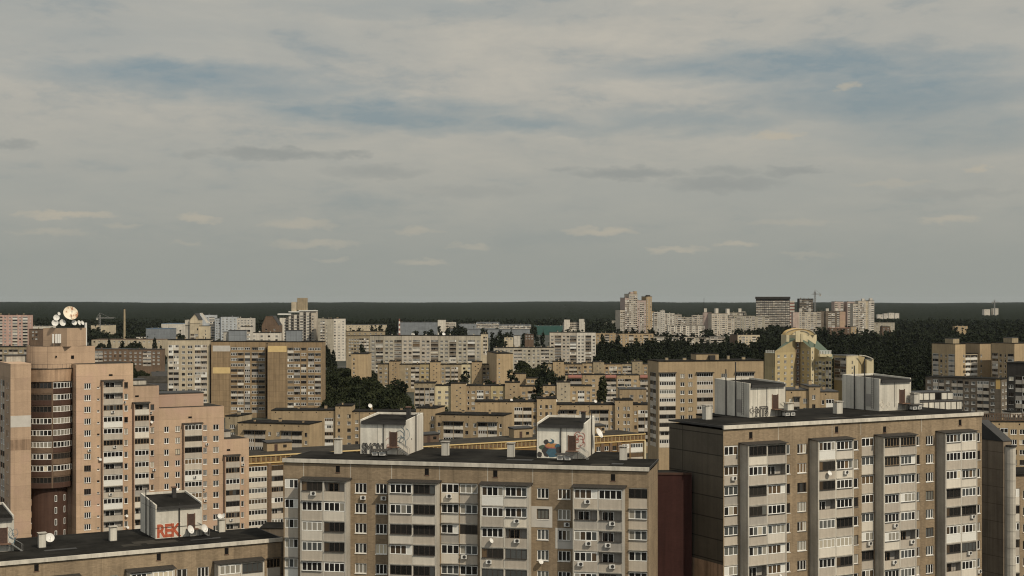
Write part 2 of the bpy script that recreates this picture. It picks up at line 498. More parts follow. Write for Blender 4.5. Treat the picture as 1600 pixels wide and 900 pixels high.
def sash_geo(fr, pn, x0, x1, z0, z1, n, y, fmat, panes, bar=0.065, r=rnd, sides=True):
    """frame bars into fr, panes into pn"""
    t = 0.06
    fr.box(x0, x1, y, y + t, z0, z0 + bar, fmat)
    fr.box(x0, x1, y, y + t, z1 - bar, z1, fmat)
    w = (x1 - x0) / n
    for k in range(n + 1):
        c = x0 + k * w
        b = bar if k in (0, n) else bar * 0.62
        fr.box(max(x0, c - b), min(x1, c + b), y, y + t, z0 + bar, z1 - bar, fmat)
    for k in range(n):
        a, b = x0 + k * w, x0 + (k + 1) * w
        e = [r.uniform(-0.012, 0.012) for _ in range(3)]
        pm = panes[k]
        if pm == 'solid':
            fr.box(a + 0.02, b - 0.02, y + 0.01, y + 0.04, z0 + bar, z1 - bar, 'white_siding')
        else:
            pn.face([(a, y + 0.035 + e[0], z0), (b, y + 0.035 + e[1], z0), (b, y + 0.035 + e[1] + e[2], z1), (a, y + 0.035 + e[0] + e[2], z1)], pm)

def window(w, h, near, idx, frame='white_frame'):
    w, h = round(w, 1), round(h, 1)
    key = ('w', w, h, near, idx, frame)
    if key not in CACHE:
        r = random.Random(hash((w, h, idx)) & 0xffff)
        fr = MB()
        pn = MB() if near else fr
        n = max(1, round(w / 0.62)) if w < 2.2 else round(w / 0.72)
        n = min(n, 3) if w < 2.0 else n
        sash_geo(fr, pn, 0, w, 0, h, n, 0.10, frame, pane_mats(n, r, 'mixed', not near and idx % 3), 0.085 if near else 0.09, r)
        fr.box(-0.04, w + 0.04, -0.09, 0.10, -0.06, -0.003, 'white_frame' if idx % 3 else 'grey_metal')
        CACHE[key] = (fr, pn if near else None)
    return CACHE[key]

B_STYLES = ['white'] * 12 + ['curtain'] * 3 + ['part'] * 4 + ['dark'] * 3 + ['open'] * 2 + ['wood'] * 1

M_STYLES = ['white'] * 7 + ['curtain'] + ['part'] * 2 + ['dark'] * 6 + ['open'] * 6 + ['wood'] * 2

def balcony(w, near, idx, par, pitch=2.8, style=None):
    """a balcony the width w: parapet, slab edge, and whatever glazing its owner put in"""
    w = round(w, 1)
    key = ('b', w, near, idx, par, style)
    if key not in CACHE:
        r = random.Random((hash((w, idx)) & 0xffff) + 3)
        st = style or r.choice(B_STYLES if near else M_STYLES)
        base = MB()
        fr = MB() if near else base
        pn = MB() if near else base
        n = max(2, round(w / (0.75 if near else 0.85)))
        p = par
        q = r.random()
        if q < 0.12 and st in ('white', 'part'):
            p = 'white_siding'
        elif q < 0.22:
            p = 'render_pale' if par != 'render_pale' else 'render_beige'
        elif q < 0.32:
            p = 'render_grey' if par != 'render_grey' else 'render_beige'
        zp = 1.22
        base.box(0, w, 0.0, 0.11, 0.0, zp, p)
        base.box(-0.03, w + 0.03, -0.06, 0.9, -0.15, -0.004, 'concrete')
        fr.box(0, w, 0.02, 0.3, 2.52, 2.64, 'concrete')
        if near and r.random() < 0.5:
            base.box(0.0, w, -0.16, 0.02, zp + 0.003, zp + 0.03, 'tin')
        if near and r.random() < 0.6:      # a tin drip ledge over the glazing
            fr.box(-0.05, w + 0.05, -0.28, 0.03, 2.645, 2.67, 'tin')
        z0, z1 = zp + 0.035, 2.515
        if st == 'white':
            sash_geo(fr, pn, 0, w, z0, z1, n, 0.03, 'white_frame', pane_mats(n, r, 'mixed', not near), 0.09, r)
        elif st == 'curtain':
            sash_geo(fr, pn, 0, w, z0, z1, n, 0.03, 'white_frame', pane_mats(n, r, 'curtain'), 0.09, r)
        elif st == 'part':
            ps = pane_mats(n, r, 'mixed')
            k = r.choice([0, n - 1])
            ps[k] = 'solid'
            if n > 4:
                ps[1 if k == 0 else n - 2] = 'solid' if r.random() < 0.5 else ps[1]
            sash_geo(fr, pn, 0, w, z0, z1, n, 0.03, 'white_frame', ps, 0.09, r)
        elif st == 'wood':
            sash_geo(fr, pn, 0, w, z0, z1, n + 1, 0.03, 'wood_frame', pane_mats(n + 1, r, 'dark'), 0.06, r)
        elif st == 'dark':
            sash_geo(fr, pn, 0, w, z0, z1, n, 0.05, 'dark_frame', pane_mats(n, r, 'dark'), 0.05, r)
        else:
            base.box(0.0, w, -0.01, 0.05, zp + 0.003, zp + 0.06, 'dark_frame')
            y = 0.88
            pn.face([(0, y, 0), (w, y, 0), (w, y, 2.52), (0, y, 2.52)], 'render_grey')
            sash_geo(fr, pn, w * 0.12, w * 0.62, 0.7, 2.3, 2, y - 0.09, 'white_frame' if r.random() < .6 else 'wood_frame', ['pane_dark'] * 2, 0.07, r)
            pn.face([(0, 0.1, 2.52), (0, y, 2.52), (w, y, 2.52), (w, 0.1, 2.52)], 'render_grey')
            for x in (0, w):
                pn.face([(x, 0.1, 0), (x, y, 0), (x, y, 2.52), (x, 0.1, 2.52)], 'render_grey')
            if r.random() < 0.6:
                for k in range(1, n):
                    fr.tube((w * k / n, 0.04, zp), (w * k / n, 0.04, 2.52), 0.025, 0.025, 4, 'dark_frame')
        CACHE[key] = (base, fr if near else None, pn if near else None)
    return CACHE[key]

CAP = 96

class Bld:
    """one building: an Empty at its front corner; sections, windows, balconies and roof gear hang under it"""
    def __init__(s, name, label, fr, cat, group=None, near=False, seed=0):
        s.fr, s.near = fr, near
        s.o = link(name, None, None, fr.world(0, 0), fr.a)
        tag(s.o, label, cat, group)
        s.count, s.extra = {}, {}
        s.r = random.Random(seed * 7919 + len(label) * 131 + 5)
        s.style = None
        s.spots = []          # (world point, facade angle, what) where an air conditioner or a dish may hang

    def part(s, name, mb, loc=(0, 0, 0), rz=0.0, parent=None, label=None):
        o = link(name, mb.mesh(name), parent or s.o, loc, rz)
        if label:
            o['label'] = label
        return o

    def element(s, name, mbs, M, loc, rz, labels=None):
        c = s.count.get(name, 0)
        if c >= CAP:
            e = s.extra.setdefault(name, MB())
            for m in mbs:
                if m is not None:
                    e.add(m, M)
            return
        s.count[name] = c + 1
        o = link(name, mbs[0].mesh(name), s.o, loc, rz)
        names = ('glazing_frame', 'pane') if name == 'balcony' else ('pane',)
        for m, n in zip(mbs[1:], names):
            if m is not None and m.f:
                link(n, m.mesh(n), o)

    def finish(s):
        for n, mb in s.extra.items():
            o = link(n, mb.mesh(n), s.o)
            o['kind'] = 'stuff'
        s.extra = {}

    # ---- one facade: walls with real openings, filled with windows and balconies
    def facade(s, mb, O, ang, L, zb, zt, cols, wallm, nf, pitch, attic, par, frame='white_frame'):
        ca, sa = math.cos(ang), math.sin(ang)

        def P(x, y, z):
            return (O[0] + x * ca - y * sa, O[1] + x * sa + y * ca, z)

        def q(x0, x1, z0, z1, m=wallm):
            if x1 - x0 > 1e-4 and z1 - z0 > 1e-4:
                mb.face([P(x0, 0, z0), P(x1, 0, z0), P(x1, 0, z1), P(x0, 0, z1)], m)

        def hang(name, mbs, x, y, z):
            loc = P(x, y, z)
            s.element(name, mbs, Matrix.Translation(loc) @ Matrix.Rotation(ang, 4, 'Z'), loc, ang)
        floors = [zt - attic - (k + 1) * pitch for k in range(nf)]
        floors = [z for z in floors if z > zb + 0.3]
        holes = []
        for c in cols:
            kind, a, b = c[0], c[1], c[2]
            opt = c[3] if len(c) > 3 else {}
            if kind == 'w':
                w = round(b - a, 1)
                a = (a + b - w) / 2
                b = a + w
                h = opt.get('h', 1.4)
                hs = []
                for k, z in enumerate(floors):
                    if k in opt.get('skip', ()):
                        continue
                    hs.append((z + 0.85, z + 0.85 + h, 0.16))
                    hang('window', window(w, h, s.near, s.r.randrange(9), opt.get('frame', 'dark_frame' if s.r.random() < .12 else frame)), a, 0, z + 0.85)
                    s.spots.append((P((a + b) / 2, 0, z + 0.45), ang, k, (a + b) / 2, 'w'))
                holes.append((a, b, hs))
            elif kind in ('s', 't'):
                w, h, dz = (0.8, 0.5, 1.2) if kind == 's' else (0.9, 1.6, 0.6)
                xs = [(a + b) / 2 - w - 0.5, (a + b) / 2 + 0.5] if kind == 's' else [(a + b) / 2 - w / 2]
                for j, x in enumerate(xs):
                    hs = []
                    for k, z in enumerate(floors):
                        zz = z + dz + (1.4 * j if kind == 's' else 0)
                        if zz + h > zt - 0.2:
                            continue
                        hs.append((zz, zz + h, 0.16))
                        hang('window', window(w, h, s.near, s.r.randrange(9), 'dark_frame' if kind == 's' else frame), x, 0, zz)
                    holes.append((x, x + w, hs))
            elif kind == 'l':
                n = opt.get('n', 1)
                w0 = (b - a) / n
                w = math.floor((w0 - 0.14) * 10 + 0.001) / 10
                for j in range(n):
                    x = a + j * w0 + (w0 - w) / 2
                    hs = []
                    for k, z in enumerate(floors):
                        hs.append((z + 0.0, z + 2.63, 0.32))
                        hang('balcony', balcony(w, s.near, s.r.randrange(14), opt.get('par', par), pitch, (opt.get('st', {}).get(k) or s.style)), x, 0.03, z)
                        s.spots.append((P(x + w / 2, 0.0, z + 0.55), ang, k, x + w / 2, 'l'))
                    holes.append((x, x + w, hs))
                if opt.get('awn'):
                    s.awning(P((a - 0.2), 0, floors[0] + 2.68), ang, b - a + 0.4, 0.9)
            elif kind == 'p':
                n, pr = opt.get('n', 2), opt.get('proj', 1.8)
                pier = opt.get('pier', 0.2)
                w0 = (b - a - pier) / n
                w = math.floor((w0 - pier) * 10 + 0.001) / 10
                top = floors[0] + 2.66
                bot = floors[-1] - 0.16
                xs = [a + j * w0 + pier + (w0 - pier - w) / 2 for j in range(n)]
                for j in range(n + 1):
                    pm = MB()
                    x = a + j * w0 if j < n else b - pier
                    lead = xs[j] - x if j < n else pier
                    wd = lead if j < n else b - (xs[-1] + w)
                    x0 = x if j < n else xs[-1] + w
                    outer = j in (0, n)
                    pm.box(0, max(wd - 0.004, 0.1), -pr - 0.03 if outer else -pr + 0.02, -0.003, bot, top, opt.get('pm', 'concrete') if outer else 'pale_concrete')
                    s.part('balcony_pier', pm, P(x0 + 0.002, 0, 0), ang)
                for j in range(n):
                    for k, z in enumerate(floors):
                        hang('balcony', balcony(w, s.near, s.r.randrange(14), opt.get('pars', {}).get((j, k)) or opt.get('par', par), pitch, (opt.get('st', {}).get((j, k)) or s.style)), xs[j], -pr, z)
                        s.spots.append((P(xs[j] + w / 2, -pr, z + 0.55), ang, k, xs[j] + w / 2, 'p'))
                # the wall left open beside the bay's glazing is closed by its own back
                hd = MB()
                hd.box(a + 0.02, b - 0.02, -pr + 0.1, -0.003, top + 0.002, top + 0.12, 'concrete')
                hd2 = MB()
                hd2.v = [P(*p) for p in hd.v]
                hd2.f, hd2.m = hd.f, hd.m
                s.part('balcony_lintel', hd2)
                s.awning(P(a - 0.25, 0, top + 0.13), ang, b - a + 0.5, pr + 0.2)
        holes.sort(key=lambda h: h[0])
        x = 0.0
        for a, b, hs in holes:
            q(x, a, zb, zt)
            z = zb
            for z0, z1, rev in sorted(hs):
                q(a, b, z, z0)
                for pts in (((a, 0, z0), (a, rev, z0), (a, rev, z1), (a, 0, z1)), ((b, rev, z0), (b, 0, z0), (b, 0, z1), (b, rev, z1)),
                            ((a, 0, z0), (b, 0, z0), (b, rev, z0), (a, rev, z0)), ((a, rev, z1), (b, rev, z1), (b, 0, z1), (a, 0, z1))):
                    mb.face([P(*p) for p in pts], wallm)
                z = z1
            q(a, b, z, zt)
            x = b
        q(x, L, zb, zt)

    def awning(s, loc, ang, w, d):
        m = MB()
        key = ('aw', round(w, 2), round(d, 2))
        if key not in CACHE:
            n = max(3, int(w / 0.45))
            r = random.Random(int(w * 100))
            for k in range(n):
                e = 0.03 * (k % 2) + r.uniform(-.01, .02)
                x0, x1 = w * k / n, w * (k + 1) / n
                o = -d - r.uniform(0, 0.12)
                m.face([(x0, o, e - 0.02), (x1, o, 0.03 - e), (x1, 0, 0.2), (x0, 0, 0.2)], 'tin')
                m.face([(x0, o, e - 0.02), (x0, o, e - 0.06), (x1, o, -0.01 - e), (x1, o, 0.03 - e)], 'tin')
            m.face([(0, -d, -0.02), (0, 0, 0.2), (0, 0, -0.02)], 'tin')
            m.face([(w, -d, -0.02), (w, 0, -0.02), (w, 0, 0.2)], 'tin')
            CACHE[key] = m
        s.part('awning', CACHE[key], loc, ang)

    def section(s, x0, x1, y0, depth, zt, cols, wallm, nf=8, pitch=2.8, attic=1.0, par='render_beige', roof='bitumen', zb=0.0,
                side=None, left=None, right=None, roof_t=0.3, over=0.15, snf=None, shade=None):
        """a block of the building: x0..x1 along the front, y0 back from it"""
        mb = MB()
        L = x1 - x0
        zw = zt - roof_t
        sd = side or wallm
        s.facade(mb, (x0, y0), 0.0, L, zb, zw, [(c[0], c[1] - x0, c[2] - x0, *c[3:]) for c in cols], wallm, nf, pitch, attic - roof_t, par)
        if left:
            s.facade(mb, (x0, y0 + depth), -math.pi / 2, depth, zb, zw, left, sd, snf or nf, pitch, attic - roof_t, par)
        else:
            mb.face([(x0, y0 + depth, zb), (x0, y0, zb), (x0, y0, zw), (x0, y0 + depth, zw)], sd)
        if right:
            s.facade(mb, (x1, y0), math.pi / 2, depth, zb, zw, right, sd, snf or nf, pitch, attic - roof_t, par)
        else:
            mb.face([(x1, y0, zb), (x1, y0 + depth, zb), (x1, y0 + depth, zw), (x1, y0, zw)], sd)
        mb.face([(x1, y0 + depth, zb), (x0, y0 + depth, zb), (x0, y0 + depth, zw), (x1, y0 + depth, zw)], sd)
        s.part('wall', mb)
        if roof:
            rf = MB()
            rf.box(x0 - over, x1 + over, y0 - over, y0 + depth + over, zw, zt, roof)
            s.part('roof', rf)
        foot(s.fr, x0, x1, y0, y0 + depth)

    def block(s, name, x0, x1, y0, y1, z0, z1, mat, top=None, over=0.0, label=None):
        m = MB()
        m.box(x0, x1, y0, y1, z0, z1, mat, None if over else top)
        if over:
            m.box(x0 - over, x1 + over, y0 - over, y1 + over, z1 + 0.002, z1 + 0.22, top)
        return s.part(name, m, label=label)

    def painted(s, x0, x1, z0, z1, mat, label=None, y=-0.02):
        m = MB()
        m.box(x0, x1, y, -0.004, z0, z1, mat)
        s.part('painted_panel', m, label=label)

    def shafts(s, n, x0, x1, y0, y1, z, mat='beige_dull', h=0.9):
        for k in range(n):
            m = MB()
            w, d, hh = s.r.uniform(.5, 1.2), s.r.uniform(.5, 1.0), h * s.r.uniform(.6, 1.5)
            m.box(-w / 2, w / 2, -d / 2, d / 2, 0, hh, mat)
            m.box(-w / 2 - .1, w / 2 + .1, -d / 2 - .1, d / 2 + .1, hh + .002, hh + .1, 'slate')
            s.part('vent_shaft', m, (x0 + (x1 - x0) * (k + .5 + s.r.uniform(-.3, .3)) / n, s.r.uniform(y0, y1), z + 0.002))

def patcols(pat, x0, x1):
    """'w w L b s' spread from x0 to x1"""
    W = {'w': 3.2, 'v': 2.6, 'L': 3.6, 'D': 6.0, 'b': 2.2, 's': 3.4, 't': 2.4, 'B': 5.0, 'P': 6.2, 'N': 1.6}
    toks = pat.split()
    tot = sum(W[t] for t in toks)
    k = (x1 - x0) / tot
    out, x = [], x0
    for t in toks:
        w = W[t] * k
        if t in 'wvN':
            ww = min({'w': 1.7, 'v': 1.4, 'N': 0.9}[t], w * 0.72)
            out.append(('w', x + w / 2 - ww / 2, x + w / 2 + ww / 2))
        elif t == 'L':
            out.append(('l', x + .12, x + w - .12, {'n': 1}))
        elif t == 'D':
            out.append(('l', x + .12, x + w - .12, {'n': 2}))
        elif t == 'P':
            out.append(('p', x + .2, x + w - .2, {'n': 2, 'proj': 1.3}))
        elif t in 'st':
            out.append((t, x, x + w))
        x += w
    return out

def house(name, label, pl, d, ang, pr, ty, pat, wallm, nf=6, depth=13, pitch=2.8, attic=1.2, cat='apartment block', group=None, par='render_beige',
          left=None, right=None, side=None, roof='bitumen', vents=3, zb=0.0, fin=True, style=None):
    """a plain straight block; pat is either a pattern or photo-column openings"""
    fr = Fr(pl, d, ang)
    L = fr.lx(pr)
    b = Bld(name, label, fr, cat, group, seed=int(pl * 3 + d))
    b.style = style
    cols = patcols(pat, 0.3, L - 0.3) if isinstance(pat, str) else pxcols(fr, pat)
    zt = fr.z(ty)
    lf = patcols(left, 0.3, depth - 0.3) if left else None
    rt = patcols(right, 0.3, depth - 0.3) if right else None
    b.L, b.zt, b.depth = L, zt, depth
    b.section(0, L, 0, depth, zt, cols, wallm, nf, pitch, attic, par, roof, zb, side, lf, rt)
    if vents:
        b.shafts(vents, 1, L - 1, depth * .3, depth * .7, zt)
    if fin:
        b.finish()
    return b

def pxcols(fr, cols, yoff=0.0):
    out = []
    for c in cols:
        o = dict(c[3]) if len(c) > 3 else {}
        y = -o.get('proj', 1.8) if c[0] == 'p' else 0.0
        if c[0] == 'p':
            o.setdefault('proj', 1.8)
        out.append((c[0], fr.lx(c[1], y + yoff), fr.lx(c[2], y + yoff), o))
    return out
# ================================================================== setting: ground
def ground():
    m, t, bs = new_mat('ground')
    bs.inputs['Roughness'].default_value = 0.95
    tc = N(t, 'ShaderNodeTexCoord')
    n = N(t, 'ShaderNodeTexNoise', ins={'Scale': 0.012, 'Detail': 8.0, 'Roughness': 0.7})
    t.links.new(tc.outputs['Object'], n.inputs['Vector'])
    t.links.new(ramp(t, n.outputs[0], ((0.35, (0.016, 0.020, 0.011)), (0.5, (0.028, 0.030, 0.019)), (0.66, (0.075, 0.068, 0.056)))), bs.inputs['Base Color'])
    mb = MB()
    mb.face([(-16000, -300, 0), (16000, -300, 0), (16000, 17500, 0), (-16000, 17500, 0)], 'ground')
    o = link('ground', mb.mesh('ground'))
    o['kind'] = 'structure'
ground()

ORD = ['top', 'second', 'third', 'fourth', 'fifth', 'sixth', 'seventh', 'eighth', 'ninth', 'tenth', 'eleventh', 'twelfth', 'thirteenth', 'fourteenth', 'fifteenth', 'sixteenth', 'seventeenth', 'eighteenth']

# ================================================================== small things
def lathe(mb, prof, n, mat, M=None):
    M = M or Matrix.Identity(4)
    rings = [[tuple(M @ Vector((r * math.cos(2 * math.pi * k / n), r * math.sin(2 * math.pi * k / n), z))) for k in range(n)] for r, z in prof]
    for a, b in zip(rings, rings[1:]):
        for k in range(n):
            j = (k + 1) % n
            mb.face([a[k], a[j], b[j], b[k]], mat)

DISHMESH = {}
def dish(p, r, az, el, label, group, mat='white_metal', mast=0.0):
    """a satellite dish; az is where it looks (degrees to the right of straight at the viewer)"""
    key = (mat, mast, r > 1)
    if key not in DISHMESH:
        ref, arm, mst = MB(), MB(), MB()
        prof = [(0.02, 0.0), (0.3, 0.03), (0.6, 0.11), (0.85, 0.215), (1.0, 0.30), (1.02, 0.285), (0.85, 0.17), (0.5, 0.03), (0.02, -0.05)]
        lathe(ref, prof, 20, mat)
        arm.tube((0, -0.9, 0.22), (0, -0.15, 0.95), 0.025, 0.025, 5, 'grey_metal')
        arm.tube((0, -0.17, 0.85), (0, -0.05, 1.02), 0.07, 0.07, 6, 'white_metal')
        mst.tube((0, 0, -0.3 - mast), (0, 0, 0.05), 0.06, 0.06, 6, 'dark_metal')
        if r > 1:
            for x in (-.5, .5):
                mst.tube((x, 0.5, -0.3 - mast), (0, 0.0, -0.05), 0.05, 0.05, 5, 'dark_metal')
                mst.tube((x, -0.4, -0.3 - mast), (0, 0.0, -0.05), 0.05, 0.05, 5, 'dark_metal')
        DISHMESH[key] = (ref.mesh('reflector'), arm.mesh('feed_arm'), mst.mesh('mast'))
    o = link('satellite_dish', None, None, p, math.radians(az), (r, r, r))
    tag(o, label, 'satellite dish', group)
    re, ar, ms = DISHMESH[key]
    for nm, me in (('reflector', re), ('feed_arm', ar)):
        c = link(nm, me, o, (0, -0.1, 0.1))
        c.rotation_euler = (math.radians(90 - el), 0, 0)
    link('mast', ms, o, (0, 0, 0.05))
    return o

AC = None
def aircon(p, ang, label, group):
    global AC
    if AC is None:
        a, f = MB(), MB()
        a.box(-0.38, 0.38, -0.36, -0.06, 0.0, 0.52, 'white_metal')
        a.box(-0.36, -0.30, -0.30, 0.0, -0.05, -0.005, 'grey_metal')
        a.box(0.30, 0.36, -0.30, 0.0, -0.05, -0.005, 'grey_metal')
        c = [(0.08 - 0.01 + 0.23 * math.cos(k * math.pi / 6), -0.386, 0.29 + 0.23 * math.sin(k * math.pi / 6)) for k in range(12)]
        f.face(c, 'dark_metal')
        AC = (a.mesh('air_conditioner'), f.mesh('fan_grille'))
    o = link('air_conditioner', AC[0], None, p, ang)
    tag(o, label, 'air conditioner', group)
    link('fan_grille', AC[1], o)
    return o

def furnish(b, bname, prob, pd, group, kmax):
    """air conditioners and dishes owners have hung under windows and on balconies"""
    xs = sorted({(round(s[1], 2), round(s[3], 1)) for s in b.spots})
    colno = {x: i for i, x in enumerate(xs)}
    for (p, ang, k, x, what) in b.spots:
        if k > kmax or abs(ang) > 0.1:
            continue
        q = b.r.random()
        at = f"{ORD[k]} floor down, {ORD[colno[(round(ang, 2), round(x, 1))]] if colno[(round(ang, 2), round(x, 1))] else 'first'} window column, {bname}"
        P = b.o.matrix_basis @ Vector((p[0], p[1], p[2]))
        if q < prob * (1.0 if what != 'w' else 0.6):
            off = b.r.uniform(-.7, .7) if what != 'w' else b.r.choice([-.5, 0, .4])
            w = b.o.matrix_basis @ Vector((p[0] + off, p[1] - 0.005, p[2] + (b.r.uniform(-.1, .15) if what != 'w' else -0.45)))
            aircon(w, b.fr.a + ang, f"white air conditioner, {at}", group[0])
        elif q < prob + pd:
            w = b.o.matrix_basis @ Vector((p[0] + b.r.uniform(-.4, .4), p[1] - 0.36, p[2] + 0.25))
            dish(w, 0.36, b.r.uniform(10, 60), 28, f"small white dish, {at}", group[1])

def roof_patches(b, n, x0, x1, y0, y1, z, seed):
    q = random.Random(seed)
    for k in range(n):
        w, d = q.uniform(1.5, 6), q.uniform(.9, 2.4)
        x, y = q.uniform(x0, x1 - w), q.uniform(y0, y1 - d)
        m = MB()
        m.box(x, x + w, y, y + d, z + .004 + .004 * k, z + .008 + .004 * k, ('tar_grey', 'slate', 'bitumen', 'void')[k % 4])
        b.part('roof_patch', m)

# ---- machine room of the lifts on a roof
def lift_house(b, x0, x1, y0, y1, z, hf, hb, door, ww='whitewash', wires=(), pipe=None, ladder=None, side_wires=()):
    m = MB()
    m.prism([(x0, y0), (x1, y0), (x1, y1), (x0, y1)], z, [z + hf, z + hf, z + hb, z + hb], ww)
    for xa, xb in ((x0, x0 + 0.22), (x1 - 0.22, x1)):       # side walls stand up past the roof
        e = 0.003
        m.prism([(xa - e, y0 - e), (xb + e, y0 - e), (xb + e, y1 + e), (xa - e, y1 + e)], z + hf - 0.6, [z + hf + .25, z + hf + .25, z + hb + .35, z + hb + .35], ww)
    m.box(x0 - .003, x1 + .003, y1 - 0.2, y1 + 0.004, z + hb - 0.2, z + hb + 0.35, ww)
    h = b.part('lift_housing', m)
    r = MB()
    sl = (hb - hf) / (y1 - y0)
    a = [(x0 + .24, y0 - .35), (x1 - .24, y0 - .35), (x1 - .24, y1 - .22), (x0 + .24, y1 - .22)]
    zr = lambda y: z + hf + 0.05 + sl * (y - y0)
    i = len(r.v)
    for dz in (0.0, -0.04):
        pass
    top = [(x, y, zr(y)) for x, y in a]
    r.face(top, 'bitumen')
    r.face([(a[0][0], a[0][1], zr(a[0][1]) - .42), (a[1][0], a[1][1], zr(a[1][1]) - .42), top[1], top[0]], 'slate')
    r.face([(a[0][0], a[0][1], zr(a[0][1]) - .42), top[0], (a[0][0], y0 - .004, zr(y0)), (a[0][0], y0 - .004, zr(y0) - .42)], 'slate')
    r.face([(a[1][0], a[1][1], zr(a[1][1]) - .42), (a[1][0], y0 - .004, zr(y0) - .42), (a[1][0], y0 - .004, zr(y0)), top[1]], 'slate')
    r.face([(a[0][0], a[0][1], zr(a[0][1]) - .42), (a[0][0], y0 - .004, zr(y0) - .42), (a[1][0], y0 - .004, zr(y0) - .42), (a[1][0], a[1][1], zr(a[1][1]) - .42)], 'slate')
    link('roof', r.mesh('roof'), h)
    dm = MB()
    dz = z + 1.15
    dm.box(door, door + 0.95, y0 - 0.05, y0 - 0.004, dz, dz + 2.1, 'door_brown')
    for q in ((door - .12, door - .002), (door + .952, door + 1.07)):
        dm.box(*q, y0 - 0.08, y0 - 0.003, dz, dz + 2.2, 'rust')
    link('door', dm.mesh('door'), h)
    st = MB()
    st.box(door - 0.3, door + 1.4, y0 - 1.0, y0 - 0.01, dz - 0.1, dz - 0.01, 'rust')
    for k in range(6):
        st.box(door + 1.42 + k * 0.24, door + 1.70 + k * 0.24, y0 - 0.95, y0 - 0.1, dz - 0.2 - k * 0.19, dz - 0.15 - k * 0.19, 'grey_metal')
    for yy in (y0 - .97, y0 - .06):
        st.tube((door + 1.4, yy, dz - .12), (door + 2.9, yy, z + .02), .04, .04, 4, 'grey_metal')
        st.tube((door + 1.4, yy, dz + .8), (door + 2.9, yy, z + .95), .025, .025, 4, 'grey_metal')
        st.tube((door + 2.9, yy, z + .01), (door + 2.9, yy, z + .95), .025, .025, 4, 'grey_metal')
    for xx in (door - .28, door + 1.38):
        st.tube((xx, y0 - .97, z), (xx, y0 - .97, dz - .1), .04, .04, 4, 'dark_metal')
    link('stair', st.mesh('stair'), h)
    for x, zb, zt2, rr in wires:
        w = MB()
        w.tube((x, y0 - .12, z + zb), (x, y0 - .12, z + zt2), rr, rr, 5, 'dark_metal')
        link('drain_pipe', w.mesh('drain_pipe'), h)
    for x, y, zb, zt2, rr in side_wires:
        w = MB()
        w.tube((x, y, z + zb), (x, y, z + zt2), rr, rr, 5, 'dark_metal')
        link('drain_pipe', w.mesh('drain_pipe'), h)
    if pipe:
        p = MB()
        px, py = pipe
        p.box(px, px + .55, py, py + .55, zr(py) - .05, zr(py) + 1.5, 'dark_metal')
        p.box(px - .1, px + .65, py - .1, py + .65, zr(py) + 1.502, zr(py) + 1.65, 'rust')
        link('vent_pipe', p.mesh('vent_pipe'), h)
    if ladder:
        lx, ly, ang = ladder
        l = MB()
        for s_ in (-.25, .25):
            l.tube((0, s_, .3), (0, s_, hf + .9), .03, .03, 4, 'dark_metal')
        for k in range(int(hf / .3)):
            l.tube((0, -.25, .5 + k * .3), (0, .25, .5 + k * .3), .018, .018, 4, 'dark_metal')
        link('ladder', l.mesh('ladder'), h, (lx, ly, z))
    return h

def graffiti_text(h, txt, x, y, z, size, mat, outline=None, sx=1.0, bold=0.04, line=None):
    def one(m, off, yy, nm, fill=True):
        c = bpy.data.curves.new('graffiti', 'FONT')
        c.body, c.size, c.offset = txt, size, off
        c.extrude = 0.002
        c.space_character = 0.92
        if not fill:
            c.fill_mode, c.bevel_depth, c.extrude = 'NONE', line, 0.0
        c.materials.append(MATS[m])
        tmp = bpy.data.objects.new('graffiti_text', c)
        me = bpy.data.meshes.new_from_object(tmp)
        bpy.data.objects.remove(tmp)
        if not me.materials:
            me.materials.append(MATS[m])
        o = bpy.data.objects.new('graffiti', me)
        COL.objects.link(o)
        o.parent = h
        o.location = (x, yy, z)
        o.rotation_euler = (math.radians(90), 0, 0)
        o.scale = (sx, 1, 1)
        return o
    if line:
        one(mat, bold, y - .02, 'graffiti', False)
    else:
        if outline:
            one(outline, bold + 0.07, y - .012, 'graffiti')
        one(mat, bold, y - .02, 'graffiti')

def scribble(h, x, y, z, w, hgt, mat, n, r, seed):
    """sprayed loops and strokes"""
    q = random.Random(seed)
    m = MB()
    for k in range(n):
        cx, cz = x + q.uniform(0, w), z + q.uniform(0.15, .85) * hgt
        a0, rad, ln = q.uniform(0, 6.28), q.uniform(.15, .42) * hgt, q.uniform(2, 5)
        pts = [(cx + rad * .8 * math.cos(a0 + ln * t / 6), y - .02, cz + rad * math.sin(a0 + ln * t / 6)) for t in range(7)]
        for a, b in zip(pts, pts[1:]):
            m.tube(a, b, r, r, 4, mat)
    o = link('graffiti', m.mesh('graffiti'), h)
    return o

def blob(h, x, y, z, rx, rz, mat, k):
    m = MB()
    m.face([(x + rx * math.cos(t * .5236) * (1 + .12 * math.sin(3 * t + k)), y - .010 - .003 * k, z + rz * math.sin(t * .5236) * (1 + .12 * math.cos(2 * t + k))) for t in range(12)], mat)
    return link('graffiti', m.mesh('graffiti'), h)

def white_shaft(b, x, y, z, w, h, cap='concrete'):
    m = MB()
    m.box(-w / 2, w / 2, -.45, .45, 0, h, 'whitewash')
    m.box(-w / 2 - .04, w / 2 + .04, -.49, .49, 0.0, .12, 'dark_metal')
    m.box(-w / 2 - .12, w / 2 + .12, -.57, .57, h + .15, h + .24, cap)
    for dx in (-w / 2 + .06, w / 2 - .06):
        for dy in (-.39, .39):
            m.box(dx - .05, dx + .05, dy - .05, dy + .05, h + .002, h + .15, 'concrete')
    b.part('vent_shaft', m, (x, y, z + .002))

